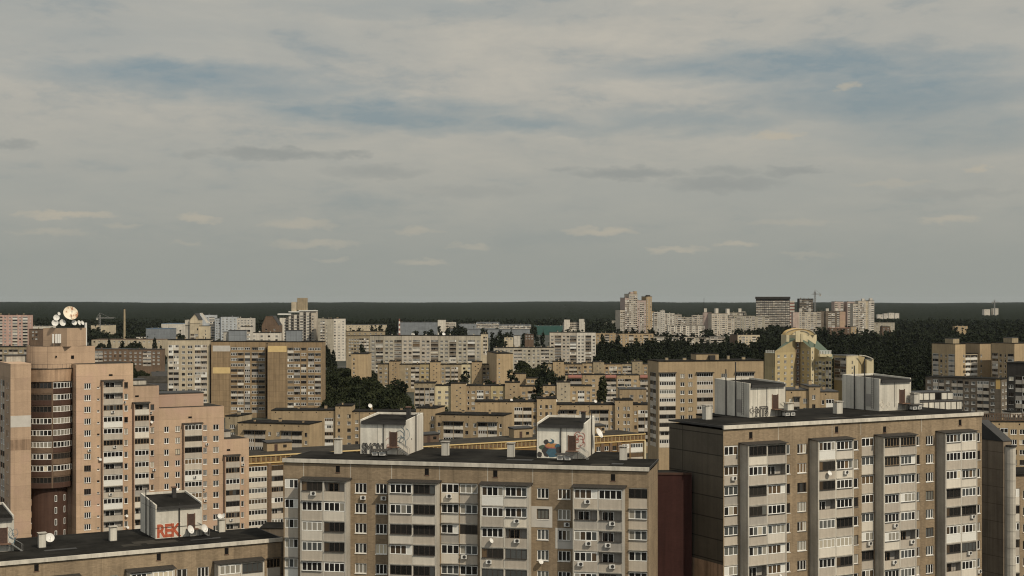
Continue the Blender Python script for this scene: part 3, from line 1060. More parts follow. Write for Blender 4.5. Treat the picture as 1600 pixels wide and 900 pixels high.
def equipment_stand(p, rz, label):
    o = link('equipment_stand', None, None, p, rz, (.9, .9, .72))
    tag(o, label, 'rooftop equipment', 'sheltered equipment stands beside the lift rooms')
    f = MB()
    for x in (-1.1, 1.1):
        for y in (-.5, .5):
            f.tube((x, y, 0), (x, y, 1.25), .04, .04, 4, 'dark_metal')
    f.box(-1.2, 1.2, -.55, .55, .25, .32, 'dark_metal')
    link('frame', f.mesh('frame'), o)
    r = MB()
    r.prism([(-1.4, -.8), (1.4, -.8), (1.4, .7), (-1.4, .7)], 1.25, [1.3, 1.3, 1.5, 1.5], 'tin')
    link('roof', r.mesh('roof'), o)
    for x in (-.62, .55):
        c = MB()
        c.box(-.42, .42, -.42, .4, .323, .98, 'white_metal')
        c.box(-.3, .3, -.45, -.424, .45, .85, 'grey_metal')
        link('cabinet', c.mesh('cabinet'), o, (x, -.12, 0))
    return o

def antenna(p, h, label, r=0.05, bars=0, group='thin roof antennas'):
    m = MB()
    m.tube((0, 0, 0), (0, 0, h), r, r * .6, 5, 'dark_metal')
    for k in range(bars):
        z = h * (.72 + .09 * k)
        m.tube((-.7 + .12 * k, 0, z), (.7 - .12 * k, 0, z), r * .5, r * .5, 4, 'dark_metal')
    o = link('antenna', m.mesh('antenna'), None, p)
    return tag(o, label, 'antenna', group)

def window_patch(b, x0, x1, z0, z1, wx0, wx1, wz0, wz1, mat):
    m = MB()
    y = -.03
    m.box(x0, wx0, y, -.004, z0, z1, mat)
    m.box(wx1, x1, y, -.004, z0, z1, mat)
    m.box(wx0 + .001, wx1 - .001, y, -.004, z0, wz0, mat)
    m.box(wx0 + .001, wx1 - .001, y, -.004, wz1, z1, mat)
    b.part('painted_panel', m, label='white painted patch of wall around one window')

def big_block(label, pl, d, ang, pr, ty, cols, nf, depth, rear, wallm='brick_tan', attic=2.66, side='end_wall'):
    fr = Fr(pl, d, ang)
    b = Bld('apartment_block', label, fr, 'apartment block', None, near=True, seed=int(pl))
    L = fr.lx(pr)
    zt = fr.z(ty)
    b.L, b.zt = L, zt
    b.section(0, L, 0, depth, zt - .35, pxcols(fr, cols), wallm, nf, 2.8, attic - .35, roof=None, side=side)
    # rear part of the block, its roof one with the front's
    m = MB()
    m.box(rear[0], rear[1], depth + .01, rear[2], 0, zt - .38, wallm)
    b.part('wall', m)
    rf = MB()
    rf.box(-.02, L + .02, -.02, depth, zt - .35, zt - .10, 'bitumen')
    rf.box(rear[0], rear[1], depth + .002, rear[2] + .1, zt - .36, zt - .101, 'bitumen')
    b.part('roof', rf)
    c = MB()
    c.box(-.1, L + .1, -.30, -.024, zt - .52, zt, 'pale_concrete')
    b.part('cornice', c)
    e = MB()
    e.box(-.14, -.022, -.022, depth, zt - .34, zt - .06, 'slate')
    e.box(L + .022, L + .14, -.022, depth, zt - .34, zt - .06, 'slate')
    b.part('roof_edge', e)
    b.zr = zt - .10
    return b, fr

def vents_on_front(b, fr, pxs, py):
    for px in pxs:
        x = fr.lx(px)
        z = fr.z(py, x)
        m = MB()
        m.box(x - .28, x + .28, -.035, -.004, z - .45, z + .45, 'void')
        m.box(x - .36, x + .36, -.06, -.003, z - .56, z - .452, 'rust')
        b.part('attic_vent', m)

# ================================================================== the three near panel blocks
# -- the middle one
A, fA = big_block("long brown block with grey balcony bays in the middle of the view", 443, 201, -12.2, 1013.5, 716,
    [('l', 444, 466.5, {'n': 1}), ('p', 469, 541, {}), ('w', 554.4, 573), ('w', 586.5, 605), ('p', 607, 682, {}), ('l', 688.5, 747, {'n': 2}),
     ('p', 750, 826, {}), ('w', 839, 857.6), ('w', 872, 891), ('p', 895, 974, {}), ('l', 981, 1012.5, {'n': 1})],
    6, 11.0, (8.0, 46.0, 19.0), side='brick_tan')
vents_on_front(A, fA, (528,), 733)
vents_on_front(A, fA, (667,), 737)
vents_on_front(A, fA, (774,), 740)
vents_on_front(A, fA, (958,), 746)
zr = A.zr
def at_roof(fr, px, y):
    return fr.lx(px, y)
y0 = 9.0
xa, xb = fA.lx(563, y0), fA.lx(636.5, y0)
hA1 = lift_house(A, xa, xb, y0, 17.5, zr, 4.75, 5.1, xa + (xb - xa) * .64, 'bright_whitewash', wires=((xa + (xb - xa) * .5, 0, 4.4, .05),),
                 pipe=(xb - 1.5, 13.5), side_wires=((xb + .1, 13.2, 0, 5.6, .1), (xb + .06, 11.0, 2.0, 2.2, .05)))
graffiti_text(hA1, 'SMOYL', xa + .25, y0, zr + .15, 2.0, 'graffiti_black', sx=.62, line=.07, bold=.02)
scribble(hA1, xa + (xb - xa) * .78, y0, zr + 1.2, 1.3, 2.4, 'graffiti_blue', 7, .03, 4)
scribble(hA1, xa + (xb - xa) * .56, y0, zr + 1.0, .5, 1.3, 'graffiti_pink', 4, .03, 5)
equipment_stand(fA.world(fA.lx(593, 5.6), 5.6, zr), fA.a, "low tin-roofed stand with white cabinets under the outlined graffiti")
xa2, xb2 = fA.lx(839, y0), fA.lx(914.5, y0)
hA2 = lift_house(A, xa2, xb2, y0, 17.5, zr, 4.75, 5.1, xa2 + (xb2 - xa2) * .66, 'bright_whitewash', wires=((xa2 + (xb2 - xa2) * .5, 0.6, 4.5, .07),),
                 pipe=(xb2 - 1.0, 11.6), side_wires=((xb2 + .1, 14.2, 0, 6.4, .08),))
for k, (fx, z, rx, rz, mt) in enumerate(((.06, .9, .5, .9, 'graffiti_white'), (.12, 1.5, .6, .35, 'green_roof'), (.22, 1.0, .8, .8, 'graffiti_black'), (.33, .8, .9, .7, 'graffiti_blue'),
        (.32, 1.75, 1.1, .4, 'graffiti_pink'), (.30, 1.85, .8, .32, 'orange_paint'), (.29, 2.4, .5, .35, 'graffiti_blue'), (.27, 2.5, .28, .22, 'graffiti_white'),
        (.19, 2.3, .35, .35, 'graffiti_black'), (.43, 1.7, .4, .35, 'graffiti_blue'), (.45, 1.2, .4, .5, 'graffiti_black'), (.02, .5, .35, .4, 'graffiti_black'))):
    blob(hA2, max(xa2 + rx + .05, xa2 + (xb2 - xa2) * fx), y0, zr + max(z, rz + .08), rx, rz, mt, k)
scribble(hA2, xa2 + (xb2 - xa2) * .81, y0, zr + 1.6, 1.2, 1.9, 'graffiti_pink', 13, .04, 8)
equipment_stand(fA.world(fA.lx(882, 5.6), 5.6, zr), fA.a, "low tin-roofed stand with white cabinets beside the coloured mural")
for px, y, h in ((528.5, 7.5, 2.1), (696, 8.5, 1.9), (798.5, 8.5, 1.9), (974, 8.2, 1.8)):
    white_shaft(A, fA.lx(px, y), y, zr, .95, h)
dish(fA.world(xb2 + .9, 15.0, zr + 3.0), .75, 60, 30, "white dish on the lit side of the lift room with the mural", 'satellite dishes on the near roofs')
for k, (px, y, hh) in enumerate(((562, 15.0, 7.5), (656, 16.0, 9.0), (838, 15, 7.4), (921, 16.5, 8.6))):
    antenna(fA.world(fA.lx(px, y), y, zr), hh, ("thin dark mast at the shaded corner of the outlined-graffiti lift room", "thin dark mast behind the lit side of the outlined-graffiti lift room",
            "thin dark mast at the shaded corner of the mural lift room", "thin dark mast behind the lit side of the mural lift room")[k], .045, 1)
z2 = A.zt - 2.66 - 2 * 2.8
xw = fA.lx(848.3)
window_patch(A, xw - 1.6, xw + 1.3, z2 - .25, z2 + 2.6, xw - .85, xw + .85, z2 + .85, z2 + 2.25, 'grey_paint')
xw = fA.lx(881.5)
window_patch(A, xw - 1.2, xw + 1.35, z2 - 3.05, z2 - .25, xw - .85, xw + .85, z2 - 1.95, z2 - .55, 'grey_paint')
roof_patches(A, 9, 1, A.L - 1, 1, 8, zr, 1)
furnish(A, "brown central block", .15, .025, ("air conditioners on the brown central block", "small dishes on the brown central block"), 6)
A.finish()

def seams(b, fr, pxs, z0, z1):
    for px in pxs:
        x = fr.lx(px)
        m = MB()
        m.box(x - .035, x + .035, -.012, -.003, z0, z1, 'pale_concrete')
        b.part('panel_seam', m)
seams(A, fA, (474.5, 547.5, 612, 687, 762, 832.5, 894), A.zt - 2.9, A.zt - .55)

# -- the right one
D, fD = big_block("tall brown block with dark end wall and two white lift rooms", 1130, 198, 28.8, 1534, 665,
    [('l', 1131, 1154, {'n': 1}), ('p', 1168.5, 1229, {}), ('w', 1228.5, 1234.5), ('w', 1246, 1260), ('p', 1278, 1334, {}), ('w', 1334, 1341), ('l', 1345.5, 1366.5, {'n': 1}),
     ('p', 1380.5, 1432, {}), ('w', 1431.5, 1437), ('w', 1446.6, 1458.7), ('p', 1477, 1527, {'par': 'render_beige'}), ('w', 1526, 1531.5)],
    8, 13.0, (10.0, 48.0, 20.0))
zr = D.zr
vents_on_front(D, fD, (1173,), 680)
vents_on_front(D, fD, (1307, 1382), 671)
vents_on_front(D, fD, (1500,), 660)
seams(D, fD, (1216, 1300, 1345, 1440), D.zt - 2.5, D.zt - .55)
yD = 10.0
for i, (pa, pb, g) in enumerate(((1171, 1227, 'MTS'), (1374, 1423.5, None))):
    xa, xb = fD.lx(pa, yD), fD.lx(pb, yD)
    ys = [yD + t for t in (3.2, 5.6)]
    h = lift_house(D, xa, xb, yD, 18.6, zr, 4.85, 5.1, xa + (xb - xa) * .64, wires=((xa + (xb - xa) * .47, .6, 4.6, .04),),
                   side_wires=((xa - .12, ys[0], 0, 8.2, .10), (xa - .12, ys[1], 0, 7.0, .10)), ladder=(xa - .25, yD + 1.3, 0))
    m = MB()
    m.box(xa - .03, xa - .004, yD + 1.9, yD + 3.0, zr + .6, zr + 2.6, 'render_grey')
    link('hatch', m.mesh('hatch'), h)
    if g:
        graffiti_text(h, g, xa + 1.1, yD, zr + .2, 1.9, 'graffiti_black', sx=.72, line=.07, bold=.05)
        scribble(h, xa + .3, yD, zr + .2, .8, 1.4, 'graffiti_black', 7, .025, 3)
    else:
        scribble(h, xa + .3, yD, zr + .2, 1.6, 1.5, 'graffiti_white', 6, .03, 3)
    equipment_stand(fD.world(xa + (xb - xa) * .86, yD - 1.9, zr), fD.a, ("low stand with two white cabinets by the lift room with black outlined letters", "low stand with two white cabinets by the lift room without black letters")[i])
for px, y, h in ((1105, 9.5, 2.0), (1232.5, 8.5, 1.9), (1309, 8.5, 1.8), (1429.5, 9.0, 2.5)):
    white_shaft(D, fD.lx(px, y), y, zr, 1.15, h)
m = MB()       # lighter foot of the dark end wall
zp = fD.z(876, 0, 4)
m.box(-.03, -.004, .1, 12.9, 0, zp, 'rust_stain')
D.part('painted_panel', m, label='pinkish lighter foot of the dark end wall')
roof_patches(D, 9, 1, D.L - 1, 1, 9, zr, 2)
furnish(D, "block with dark end wall", .15, .03, ("air conditioners on the block with the dark end wall", "small dishes on the block with the dark end wall"), 8)
D.finish()

# maroon brick wing filling the slot between the two blocks
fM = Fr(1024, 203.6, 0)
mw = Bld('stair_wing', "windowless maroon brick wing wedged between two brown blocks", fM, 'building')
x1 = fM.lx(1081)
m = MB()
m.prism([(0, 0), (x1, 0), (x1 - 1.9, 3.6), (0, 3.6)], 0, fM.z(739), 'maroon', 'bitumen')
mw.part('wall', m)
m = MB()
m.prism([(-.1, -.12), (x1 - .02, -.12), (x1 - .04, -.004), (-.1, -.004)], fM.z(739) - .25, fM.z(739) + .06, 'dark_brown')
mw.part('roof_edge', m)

# wedge-roofed section past the right end of that block
fE = Fr(1567.5, 236, 28.8)
e = Bld('apartment_block', "narrow dark block with slanted slate top beside pale curved bay", fE, 'apartment block', near=True)
zt = fE.z(690)
m = MB()
bx = fE.lx(1581) - .1
m.prism([(0, 0), (bx, 0), (bx, 5), (0, 5)], 0, zt, 'end_brown')
e.part('wall', m)
m = MB()
m.prism([(-.1, -.1), (bx + .1, -.1), (bx + .1, 5.1), (-.1, 5.1)], zt + .004, [zt + .1, zt + .1, zt + 3.2, zt + 3.2], 'slate')
e.part('roof', m)
m = MB()
bx = fE.lx(1581) - .3
pts = [(0.3 + bx * .5 + bx * .5 * math.cos(t), -1.4 * math.sin(t) - .01) for t in [math.pi * k / 8 for k in range(9)]]
pts = [(x, y) for x, y in pts][::-1]
m.prism(pts, 0, fE.z(698), 'pale_concrete', 'slate')
for k in range(9):
    z = fE.z(698) - 2.8 * (k + 1)
    m.prism([(x, y - .05) for x, y in pts], z, z + .12, 'concrete')
e.part('curved_bay', m)
aw = MB()
aw.prism([(x * 1.05 - .1, y - .25) for x, y in pts], fE.z(698) + .05, fE.z(698) + .3, 'tin')
e.part('awning', aw)
foot(fE, 0, 13, 0, 12)
fE2 = Fr(1583, 233, 10)
e2 = house('apartment_block', "brown block with black flat roof and white loggias beside pale curved bay", 1582.5, 236, 12, 1660, 741,
           [('l', 1583, 1594, {'n': 1, 'par': 'render_pale'}), ('w', 1598, 1606)], 'brick_tan', nf=6, depth=9, attic=2.2, vents=0)

# -- the lower one in the near corner
B, fB = big_block("low brown block with black roof and red graffiti lift room", -70, 183.6, 29.3, 439.5, 883.5,
    [('p', 34, 126, {'par': 'render_pale', 'pm': 'pale_concrete'}), ('w', 140, 156), ('w', 170, 184), ('p', 203, 273, {'par': 'render_pale', 'pm': 'pale_concrete'}), ('w', 276, 293), ('w', 309, 326),
     ('p', 341, 413, {'par': 'render_pale', 'pm': 'pale_concrete'}), ('l', 416, 438.5, {'n': 1, 'par': 'render_pale'})], 3, 11.0, (-3.0, 38.0, 18.5))
zr = B.zr
vents_on_front(B, fB, (57,), 887)
vents_on_front(B, fB, (248,), 870)
vents_on_front(B, fB, (354,), 861)
yB = 8.2
xa, xb = fB.lx(243, yB), fB.lx(316, yB)
h = lift_house(B, xa, xb, yB, 16.5, zr, 4.6, 5.3, xa + (xb - xa) * .69, wires=((xa + (xb - xa) * .5, -.0, 4.9, .09),), pipe=(xb - 3.0, 13.0),
               side_wires=((xa - .12, yB + 2.6, 0, 5.6, .08), (xa - .12, yB + 4.8, 0, 6.6, .08)), ladder=(xa - .25, yB + 1.0, 0))
graffiti_text(h, 'REK', xa + .15, yB, zr + .22, 2.55, 'graffiti_red', 'graffiti_white', sx=.80, bold=.11)
m = MB()
m.box(xa + .0, xb, yB - .06, yB - .025, zr + 1.52, zr + 1.58, 'dark_metal')
link('cable', m.mesh('cable'), h)
for k, dx in enumerate((.55, 2.6)):
    dish(fB.world(xa + (xb - xa) * .5 + dx + .6, yB - 1.4, zr + 1.1), .62, 62, 24, ("white dish on the roof nearer the red graffiti", "white dish on the roof under the brown lift-room door")[k], 'satellite dishes on the near roofs', mast=1.2)
xa2, xb2 = fB.lx(-55, yB), fB.lx(22, yB)
h2 = lift_house(B, xa2, xb2, yB, 16.5, zr, 4.6, 5.3, xa2 + (xb2 - xa2) * .70)
scribble(h2, xa2 + (xb2 - xa2) * .86, yB, zr + 1.0, 1.0, 2.0, 'graffiti_blue', 9, .025, 2)
for px, y, hh in ((65.5, 8.6, 1.9), (176.5, 9.4, 1.9), (346, 9.2, 1.8)):
    white_shaft(B, fB.lx(px, y), y, zr, .95, hh)
dish(fB.world(fB.lx(77, 9.4), 9.4, zr + 1.1), .65, 35, 28, "white dish beside the white vent shaft on the low roof", 'satellite dishes on the near roofs', mast=1.0)
for k in range(2):
    dish(fB.world(fB.lx(343 + 7 * k, 9.2), 9.2, zr + 2.35), .4, 40 - 80 * k, 30, ("small dish on a vent shaft looking towards the sun, low roof", "small dish on a vent shaft looking away from the sun, low roof")[k], 'satellite dishes on the near roofs')
fK = Fr(406, 222, 0)
kw = Bld('stair_wing', "low black-roofed link between the low block and the brown central block", fK, 'building')
m = MB()
xk = fK.lx(447)
m.box(0, xk, 0, 6, 0, fK.z(826), 'umber')
kw.part('wall', m)
m = MB()
m.box(-.1, xk, -.1, 6, fK.z(826) + .003, fK.z(825), 'bitumen')
kw.part('roof', m)
roof_patches(B, 9, 12, B.L - 1, 1, 7.5, zr, 3)
furnish(B, "low red-graffiti block", .22, .0, ("air conditioners on the low block", "dishes on the low block"), 1)
B.finish()
# ================================================================== stepped peach tower block
fC = Fr(119, 338, 30)
C = Bld('tower_block', "peach stepped tower block with rounded brown balcony stack", fC, 'tower block', near=False)
zC = fC.z(569.5)
AT = 4.0
bo = {'n': 1, 'proj': 1.1, 'pier': .14, 'pm': 'peach'}
x = [fC.lx(p) for p in (119, 208, 248.5, 350, 389)]
cols = [pxcols(fC, [('w', 131.5, 142), ('w', 151.5, 155.5, {'h': .5}), ('p', 160.5, 193, dict(bo, pars={(0, 6): 'orange_paint'})), ('w', 194, 200)]),
        pxcols(fC, [('p', 209.5, 234, dict(bo, pars={(0, 0): 'ochre_paint'})), ('w', 235, 241)]),
        pxcols(fC, [('w', 256.5, 264), ('w', 274, 281.5), ('p', 287.5, 317, bo), ('w', 317.5, 323.5), ('w', 333, 342)]),
        pxcols(fC, [('p', 352, 375.5, bo), ('w', 376.5, 381.5)])]
tops = [zC, zC - 5.6, zC - 11.2, zC - 19.6]
dep = [12, 11.9, 11.8, 11.7]
for k in range(4):
    C.section(x[k], x[k + 1], 0.0, dep[k], tops[k], cols[k], 'peach', (15, 12, 10, 7)[k], 2.8, AT, roof='peach', roof_t=.06, over=0.0, par='render_beige')
    C.block('roof_deck', x[k] + .3, x[k + 1] - .3, .3, dep[k] - .3, tops[k] + .002, tops[k] + .05, 'tar_grey')
# left wing with a dark side
xw0, xw1 = fC.lx(16.5), fC.lx(48.5)
C.section(xw0, xw1, 0.0, 15.0, fC.z(568.5, xw0), [], 'peach', 15, 2.8, AT, roof='peach', roof_t=.06, over=0, left=patcols('b D b N N b', .3, 14.7))
C.painted(xw0 + .002, xw1 - .002, fC.z(668, xw0), fC.z(650, xw0), 'grey_paint', 'pale grey painted band on the left wing')
C.painted(xw0 + .002, xw1 - .002, fC.z(704, xw0), fC.z(687.5, xw0), 'rust_stain', 'pinker band of wall on the left wing')
# wall at the back of the recess
C.section(xw1 + .01, -.01, 5.5, 6.0, fC.z(577, -5), [('w', xw1 + .9, xw1 + 2.2)], 'peach', 15, 2.8, AT, roof='tar_grey', roof_t=.1, over=0)
cx, cy, R0 = (xw1) / 2 + .2, 7.2, 5.9

def arc(mb, r, z0, z1, a0, a1, n, mat, cap=True, th=.15):
    pts = [(cx - r * math.cos(a0 + (a1 - a0) * k / n), cy - r * math.sin(a0 + (a1 - a0) * k / n)) for k in range(n + 1)]
    pin = [(cx - (r - th) * math.cos(a0 + (a1 - a0) * k / n), cy - (r - th) * math.sin(a0 + (a1 - a0) * k / n)) for k in range(n + 1)]
    for k in range(n):
        p, q, p2, q2 = pts[k], pts[k + 1], pin[k], pin[k + 1]
        mb.face([(*p, z0), (*q, z0), (*q, z1), (*p, z1)], mat)
        if cap:
            mb.face([(*p, z1), (*q, z1), (*q2, z1), (*p2, z1)], mat)
            mb.face([(*p2, z0), (*q2, z0), (*q, z0), (*p, z0)], mat)
    for k in (0, n):
        mb.face([(*pts[k], z0), (*pin[k], z0), (*pin[k], z1), (*pts[k], z1)], mat)

fl = [zC - AT - (k + 1) * 2.8 for k in range(10)]
nfl = 9
for k in range(nfl):
    z = fl[k]
    for j in range(2):
        a0, a1 = ((.12, 1.50), (1.56, 3.0))[j]
        q = MB()
        arc(q, R0, z, z + 1.2, a0, a1, 10, 'dark_brown' if (k * 2 + j) % 5 not in (0, 3) or k in (1, 2) else ('rust_stain' if k == 0 and j else 'brown_brick'))
        o = C.part('balcony', q)
        st = ('dark', 'white', 'dark', 'white', 'dark', 'curtain', 'white', 'curtain', 'white', 'curtain', 'curtain', 'white', 'white', 'dark', 'white', 'white', 'dark', 'dark')[k * 2 + j]
        f, p = MB(), MB()
        n = 9
        arc(p, R0 - .16, z + 1.2, z + 2.55, a0, a1, n, 'pane_dark' if st != 'curtain' else 'pane_curtain', cap=False, th=.02)
        if st == 'white':
            for i in range(n):
                if rnd.random() < .3:
                    p.m[i] = rnd.choice(['pane_grey', 'pane_curtain'])
        fm = 'dark_frame' if st == 'dark' else 'white_frame'
        for i in range(n + 1):
            a = a0 + (a1 - a0) * i / n
            w = .07 / R0
            arc(f, R0 - .06, z + 1.2, z + 2.55, a - w, a + w, 1, fm, th=.1)
        arc(f, R0 - .05, z + 1.2, z + 1.29, a0, a1, n, fm, th=.1)
        arc(f, R0 - .05, z + 2.46, z + 2.55, a0, a1, n, fm, th=.1)
        link('glazing_frame', f.mesh('glazing_frame'), o)
        link('pane', p.mesh('pane'), o)
    q = MB()
    arc(q, R0 - .1, z + 2.55, z + 2.79, .1, 3.04, 20, 'brown_brick')
    for w in (.02, 3.0):
        arc(q, R0 + .02, z, z + 2.79, w, w + .12, 2, 'brown_brick')
    arc(q, R0 + .02, z, z + 2.79, 1.50, 1.56, 1, 'brown_brick')
    C.part('balcony_pier', q)
q = MB()
ztop = fl[0] + 2.8
arc(q, R0 + .15, ztop + .01, fC.z(577, -5), .02, 3.12, 24, 'rust_stain')
arc(q, R0 + .3, fC.z(577, -5) + .002, fC.z(577, -5) + .12, .02, 3.12, 24, 'tin', th=.5)
C.part('terrace_parapet', q)
q = MB()
pts = [(cx - (R0 - .3) * math.cos(math.pi * k / 20), cy - (R0 - .3) * math.sin(math.pi * k / 20)) for k in range(21)]
q.prism(pts, fl[nfl - 1] - .25, fl[nfl - 1] - .01, 'dark_brown')
q.prism(pts, ztop - .01, ztop + .2, 'tar_grey')
C.part('balcony_floor', q)
q = MB()      # terrace railing
for k in range(15):
    a = .1 + 2.9 * k / 14
    X, Y = cx - (R0 - .1) * math.cos(a), cy - (R0 - .1) * math.sin(a)
    q.tube((X, Y, fC.z(577, -5) + .1), (X, Y, fC.z(577, -5) + 1.1), .03, .03, 4, 'dark_metal')
    if k:
        q.tube((X, Y, fC.z(577, -5) + 1.1), (X0, Y0, fC.z(577, -5) + 1.1), .03, .03, 4, 'dark_metal')
    X0, Y0 = X, Y
C.part('railing', q)
# brown brick stair drum under the balconies
q = MB()
pts = [(cx - 4.3 * math.cos(math.pi * k / 16), cy - .6 - 4.3 * math.sin(math.pi * k / 16)) for k in range(17)]
q.prism(pts, 0, fl[nfl - 1] - .26, 'dark_brown')
C.part('stair_drum', q)
for k in range(5):
    for a in (1.75, 2.35):
        z = fl[nfl - 1] - 3.4 - 2.8 * k
        X, Y = cx - 4.34 * math.cos(a), cy - .6 - 4.34 * math.sin(a)
        w = MB()
        w.box(-.28, .28, -.05, .05, 0, 1.5, 'white_frame')
        w.box(-.20, .18, -.06, -.045, .1, 1.4, 'pane_dark')
        C.part('stair_window', w, (X, Y, z), a - math.pi / 2)
# machine rooms on top
zp = fC.z(541.5, -3, 4)
q = MB()
xa, xb = fC.lx(50.5, 4.6), fC.lx(148.5, 4.6)
pts = [(xa, 11.4)] + [(xa + 7 - 7 * math.cos(k * math.pi / 16), 11.4 - 6.8 * math.sin(k * math.pi / 16)) for k in range(1, 9)] + [(xb, 4.6), (xb, 11.4)]
q.prism(pts, tops[0] - 1.5, zp, 'peach', 'tar_grey')
C.part('machine_room', q)
q = MB()
for X, w, h in ((xa + 9.0, .7, .8), (xa + 5.3, .4, .4)):
    q.box(X, X + w, 4.53, 4.59, zp - 2.2 - h, zp - 2.2, 'void')
C.part('machine_room_vent', q)
P2 = [((67.5), 9.6), (104.5, 3.4), (136, 8.6)]
pt = []
for px, yy in P2:
    pt.append((fC.lx(px, yy), yy))
v = (pt[2][0] - pt[1][0], pt[2][1] - pt[1][1])
pt.append((pt[0][0] + v[0], pt[0][1] + v[1]))
zu = fC.z(513, pt[1][0], pt[1][1])
q = MB()
q.prism(pt, zp - .02, zu, 'peach', 'tar_grey')
C.part('upper_machine_room', q)
# penthouse on the third step
xa, xb = fC.lx(248.5, 3.0), fC.lx(318, 3.0)
q = MB()
q.box(xa + .02, xb, 3.0, 10.5, tops[2] - .5, fC.z(616, xa, 3), 'peach', 'bitumen')
q.box(xa + .02, xb + .15, 2.85, 10.6, fC.z(616, xa, 3) + .003, fC.z(616, xa, 3) + .25, 'slate')
C.part('machine_room', q)
C.block('machine_room', x[1] + .6, x[1] + 4.6, 5, 10, tops[1] + .06, tops[1] + 1.2, 'concrete', 'slate', .2)
C.block('machine_room', x[3] + .4, x[3] + 3.4, 5, 9, tops[3] + .06, tops[3] + 1.6, 'concrete', 'slate', .2)
C.block('machine_room', fC.lx(10, 12), fC.lx(46, 12), 12, 14.8, tops[0], tops[0] + 1.9, 'concrete', 'slate', .2)
for k, (sx, xx, zz) in enumerate(((0, 148, 586), (1, 214, 619), (2, 297, 652), (3, 357, 703))):
    X = fC.lx(xx + 25 if k == 0 else xx)
    m = MB()
    m.box(X - .45, X + .45, -.03, -.004, fC.z(zz + 1.5, X), fC.z(zz - 1.3, X), 'void')
    C.part('attic_vent', m)
furnish(C, "peach stepped tower", .14, .012, ("air conditioners on the peach tower", "small dishes on the peach tower"), 13)
C.finish()
# dishes and aerials on the peach tower
g = 'dishes crowding the top of the peach tower'
def top_dish(px, py, r, az, el, label, mat='white_metal', yy=6.0, mast=.8):
    X = fC.lx(px, yy)
    dish(fC.world(X, yy, fC.z(py, X, yy)), r, az, el, label, g, mat, mast)
m, t, bs = new_mat('rusty_white')
tc = N(t, 'ShaderNodeTexCoord')
n = N(t, 'ShaderNodeTexNoise', ins={'Scale': 1.6, 'Detail': 4.0, 'Roughness': .55})
t.links.new(tc.outputs['Object'], n.inputs['Vector'])
t.links.new(ramp(t, n.outputs[0], ((.5, (.68, .60, .46)), (.58, (.62, .50, .36)), (.63, (.30, .14, .07)))), bs.inputs['Base Color'])
top_dish(109.5, 491.5, 1.75, 32, 26, "large rust-stained dish towering over the others on the peach tower", 'rusty_white', mast=.45)
top_dish(88, 497, .72, 25, 12, "grey-white drum dish above another on the tower roof", mast=.9)
top_dish(86, 505, .78, 20, 8, "grey-white drum dish below another at the roof corner", mast=.5)
top_dish(97, 505, .80, 45, 14, "white dish at the foot of the large rusty dish")
top_dish(91.5, 490.5, .42, 60, 15, "smallest dish, highest of the drum dish cluster", mast=3.0)
top_dish(115.5, 505, .66, 40, 25, "white dish just sunward of the large dish's stand")
top_dish(123, 505, .62, 68, 25, "white dish turned almost edge-on near the roof's sunny end")
top_dish(128, 505, .55, 72, 20, "narrow white dish at the sunny end of the tower roof")
for k, (px, py, yy) in enumerate(((83, 541, 4.9), (87.5, 541, 4.9), (91, 541, 4.9), (94, 541, 4.9))):
    X = fC.lx(px, yy)
    m = MB()
    m.box(-.2, .2, -.12, .12, .8, 3.0, 'white_metal')
    m.tube((0, .2, 0), (0, .2, 3.2), .05, .05, 5, 'dark_metal')
    o = link('panel_antenna', m.mesh('panel_antenna'), None, fC.world(X, yy, zp), fC.a)
    tag(o, ("upright white panel antenna, first of four before the tower's upper room", "upright white panel antenna, second of four before the tower's upper room",
            "upright white panel antenna, third of four before the tower's upper room", "upright white panel antenna, last of four before the tower's upper room")[k], 'antenna', 'panel antennas on the peach tower')
X = fC.lx(138, 6)
m = MB()
m.tube((0, 0, 0), (0, 0, 5.6), .3, .3, 8, 'white_metal')
tag(link('flue_pipe', m.mesh('flue_pipe'), None, fC.world(X, 8.6, zp)), "pale upright pipe at the sunny edge of the tower's upper room", 'pipe')

# ================================================================== orange-ornamented long block
fO = Fr(380, 366, 30)
b = Bld('apartment_block', "long low block with orange brick frieze under a grey flat roof", fO, 'apartment block')
xr = fO.lx(1008)
zt = fO.z(713, fO.lx(389))
X = lambda p: fO.lx(p)
b.section(0, xr, 0, 15, zt, [('l', X(388), X(418), {'n': 1, 'par': 'render_pale', 'st': {k: 'white' for k in range(8)}}), ('l', X(424), X(443), {'n': 1, 'par': 'render_pale'}),
    ('w', X(853), X(860)), ('w', X(932), X(938)), ('w', X(944.5), X(951)), ('w', X(957), X(963.5)), ('l', X(972), X(984), {'n': 1, 'par': 'render_pale'}), ('l', X(985), X(1005), {'n': 1, 'par': 'render_pale', 'st': {0: 'white'}})],
    'orange_brick', 6, 2.8, 2.5, roof='tar_grey', roof_t=.25)
m = MB()
m.box(-.05, xr + .05, -.30, -.18, zt - .18, zt + .12, 'yellow_paint')
m.box(-.05, xr + .05, -.26, -.004, zt - 2.05, zt - 1.8, 'yellow_paint')
k = 0.6
while k < xr - .5:
    m.box(k, k + .22, -.12, -.004, zt - 1.7, zt - .34, 'yellow')
    m.box(k + .55, k + 1.0, -.09, -.004, zt - 1.35, zt - .7, 'brown_brick')
    k += 1.35
b.part('frieze', m)
for p0, p1 in ((418.5, 423.5), (938.5, 943.5), (952, 956), (964.5, 970)):
    m = MB()
    m.box(X(p0), X(p1), -.25, -.004, 0, zt - 2.1, 'brown_brick')
    b.part('pilaster', m)
m = MB()
m.box(X(1005.6), xr + .03, -.45, -.004, zt - 9, zt - 2.1, 'pale_yellow')
b.part('pilaster', m)
b.finish()
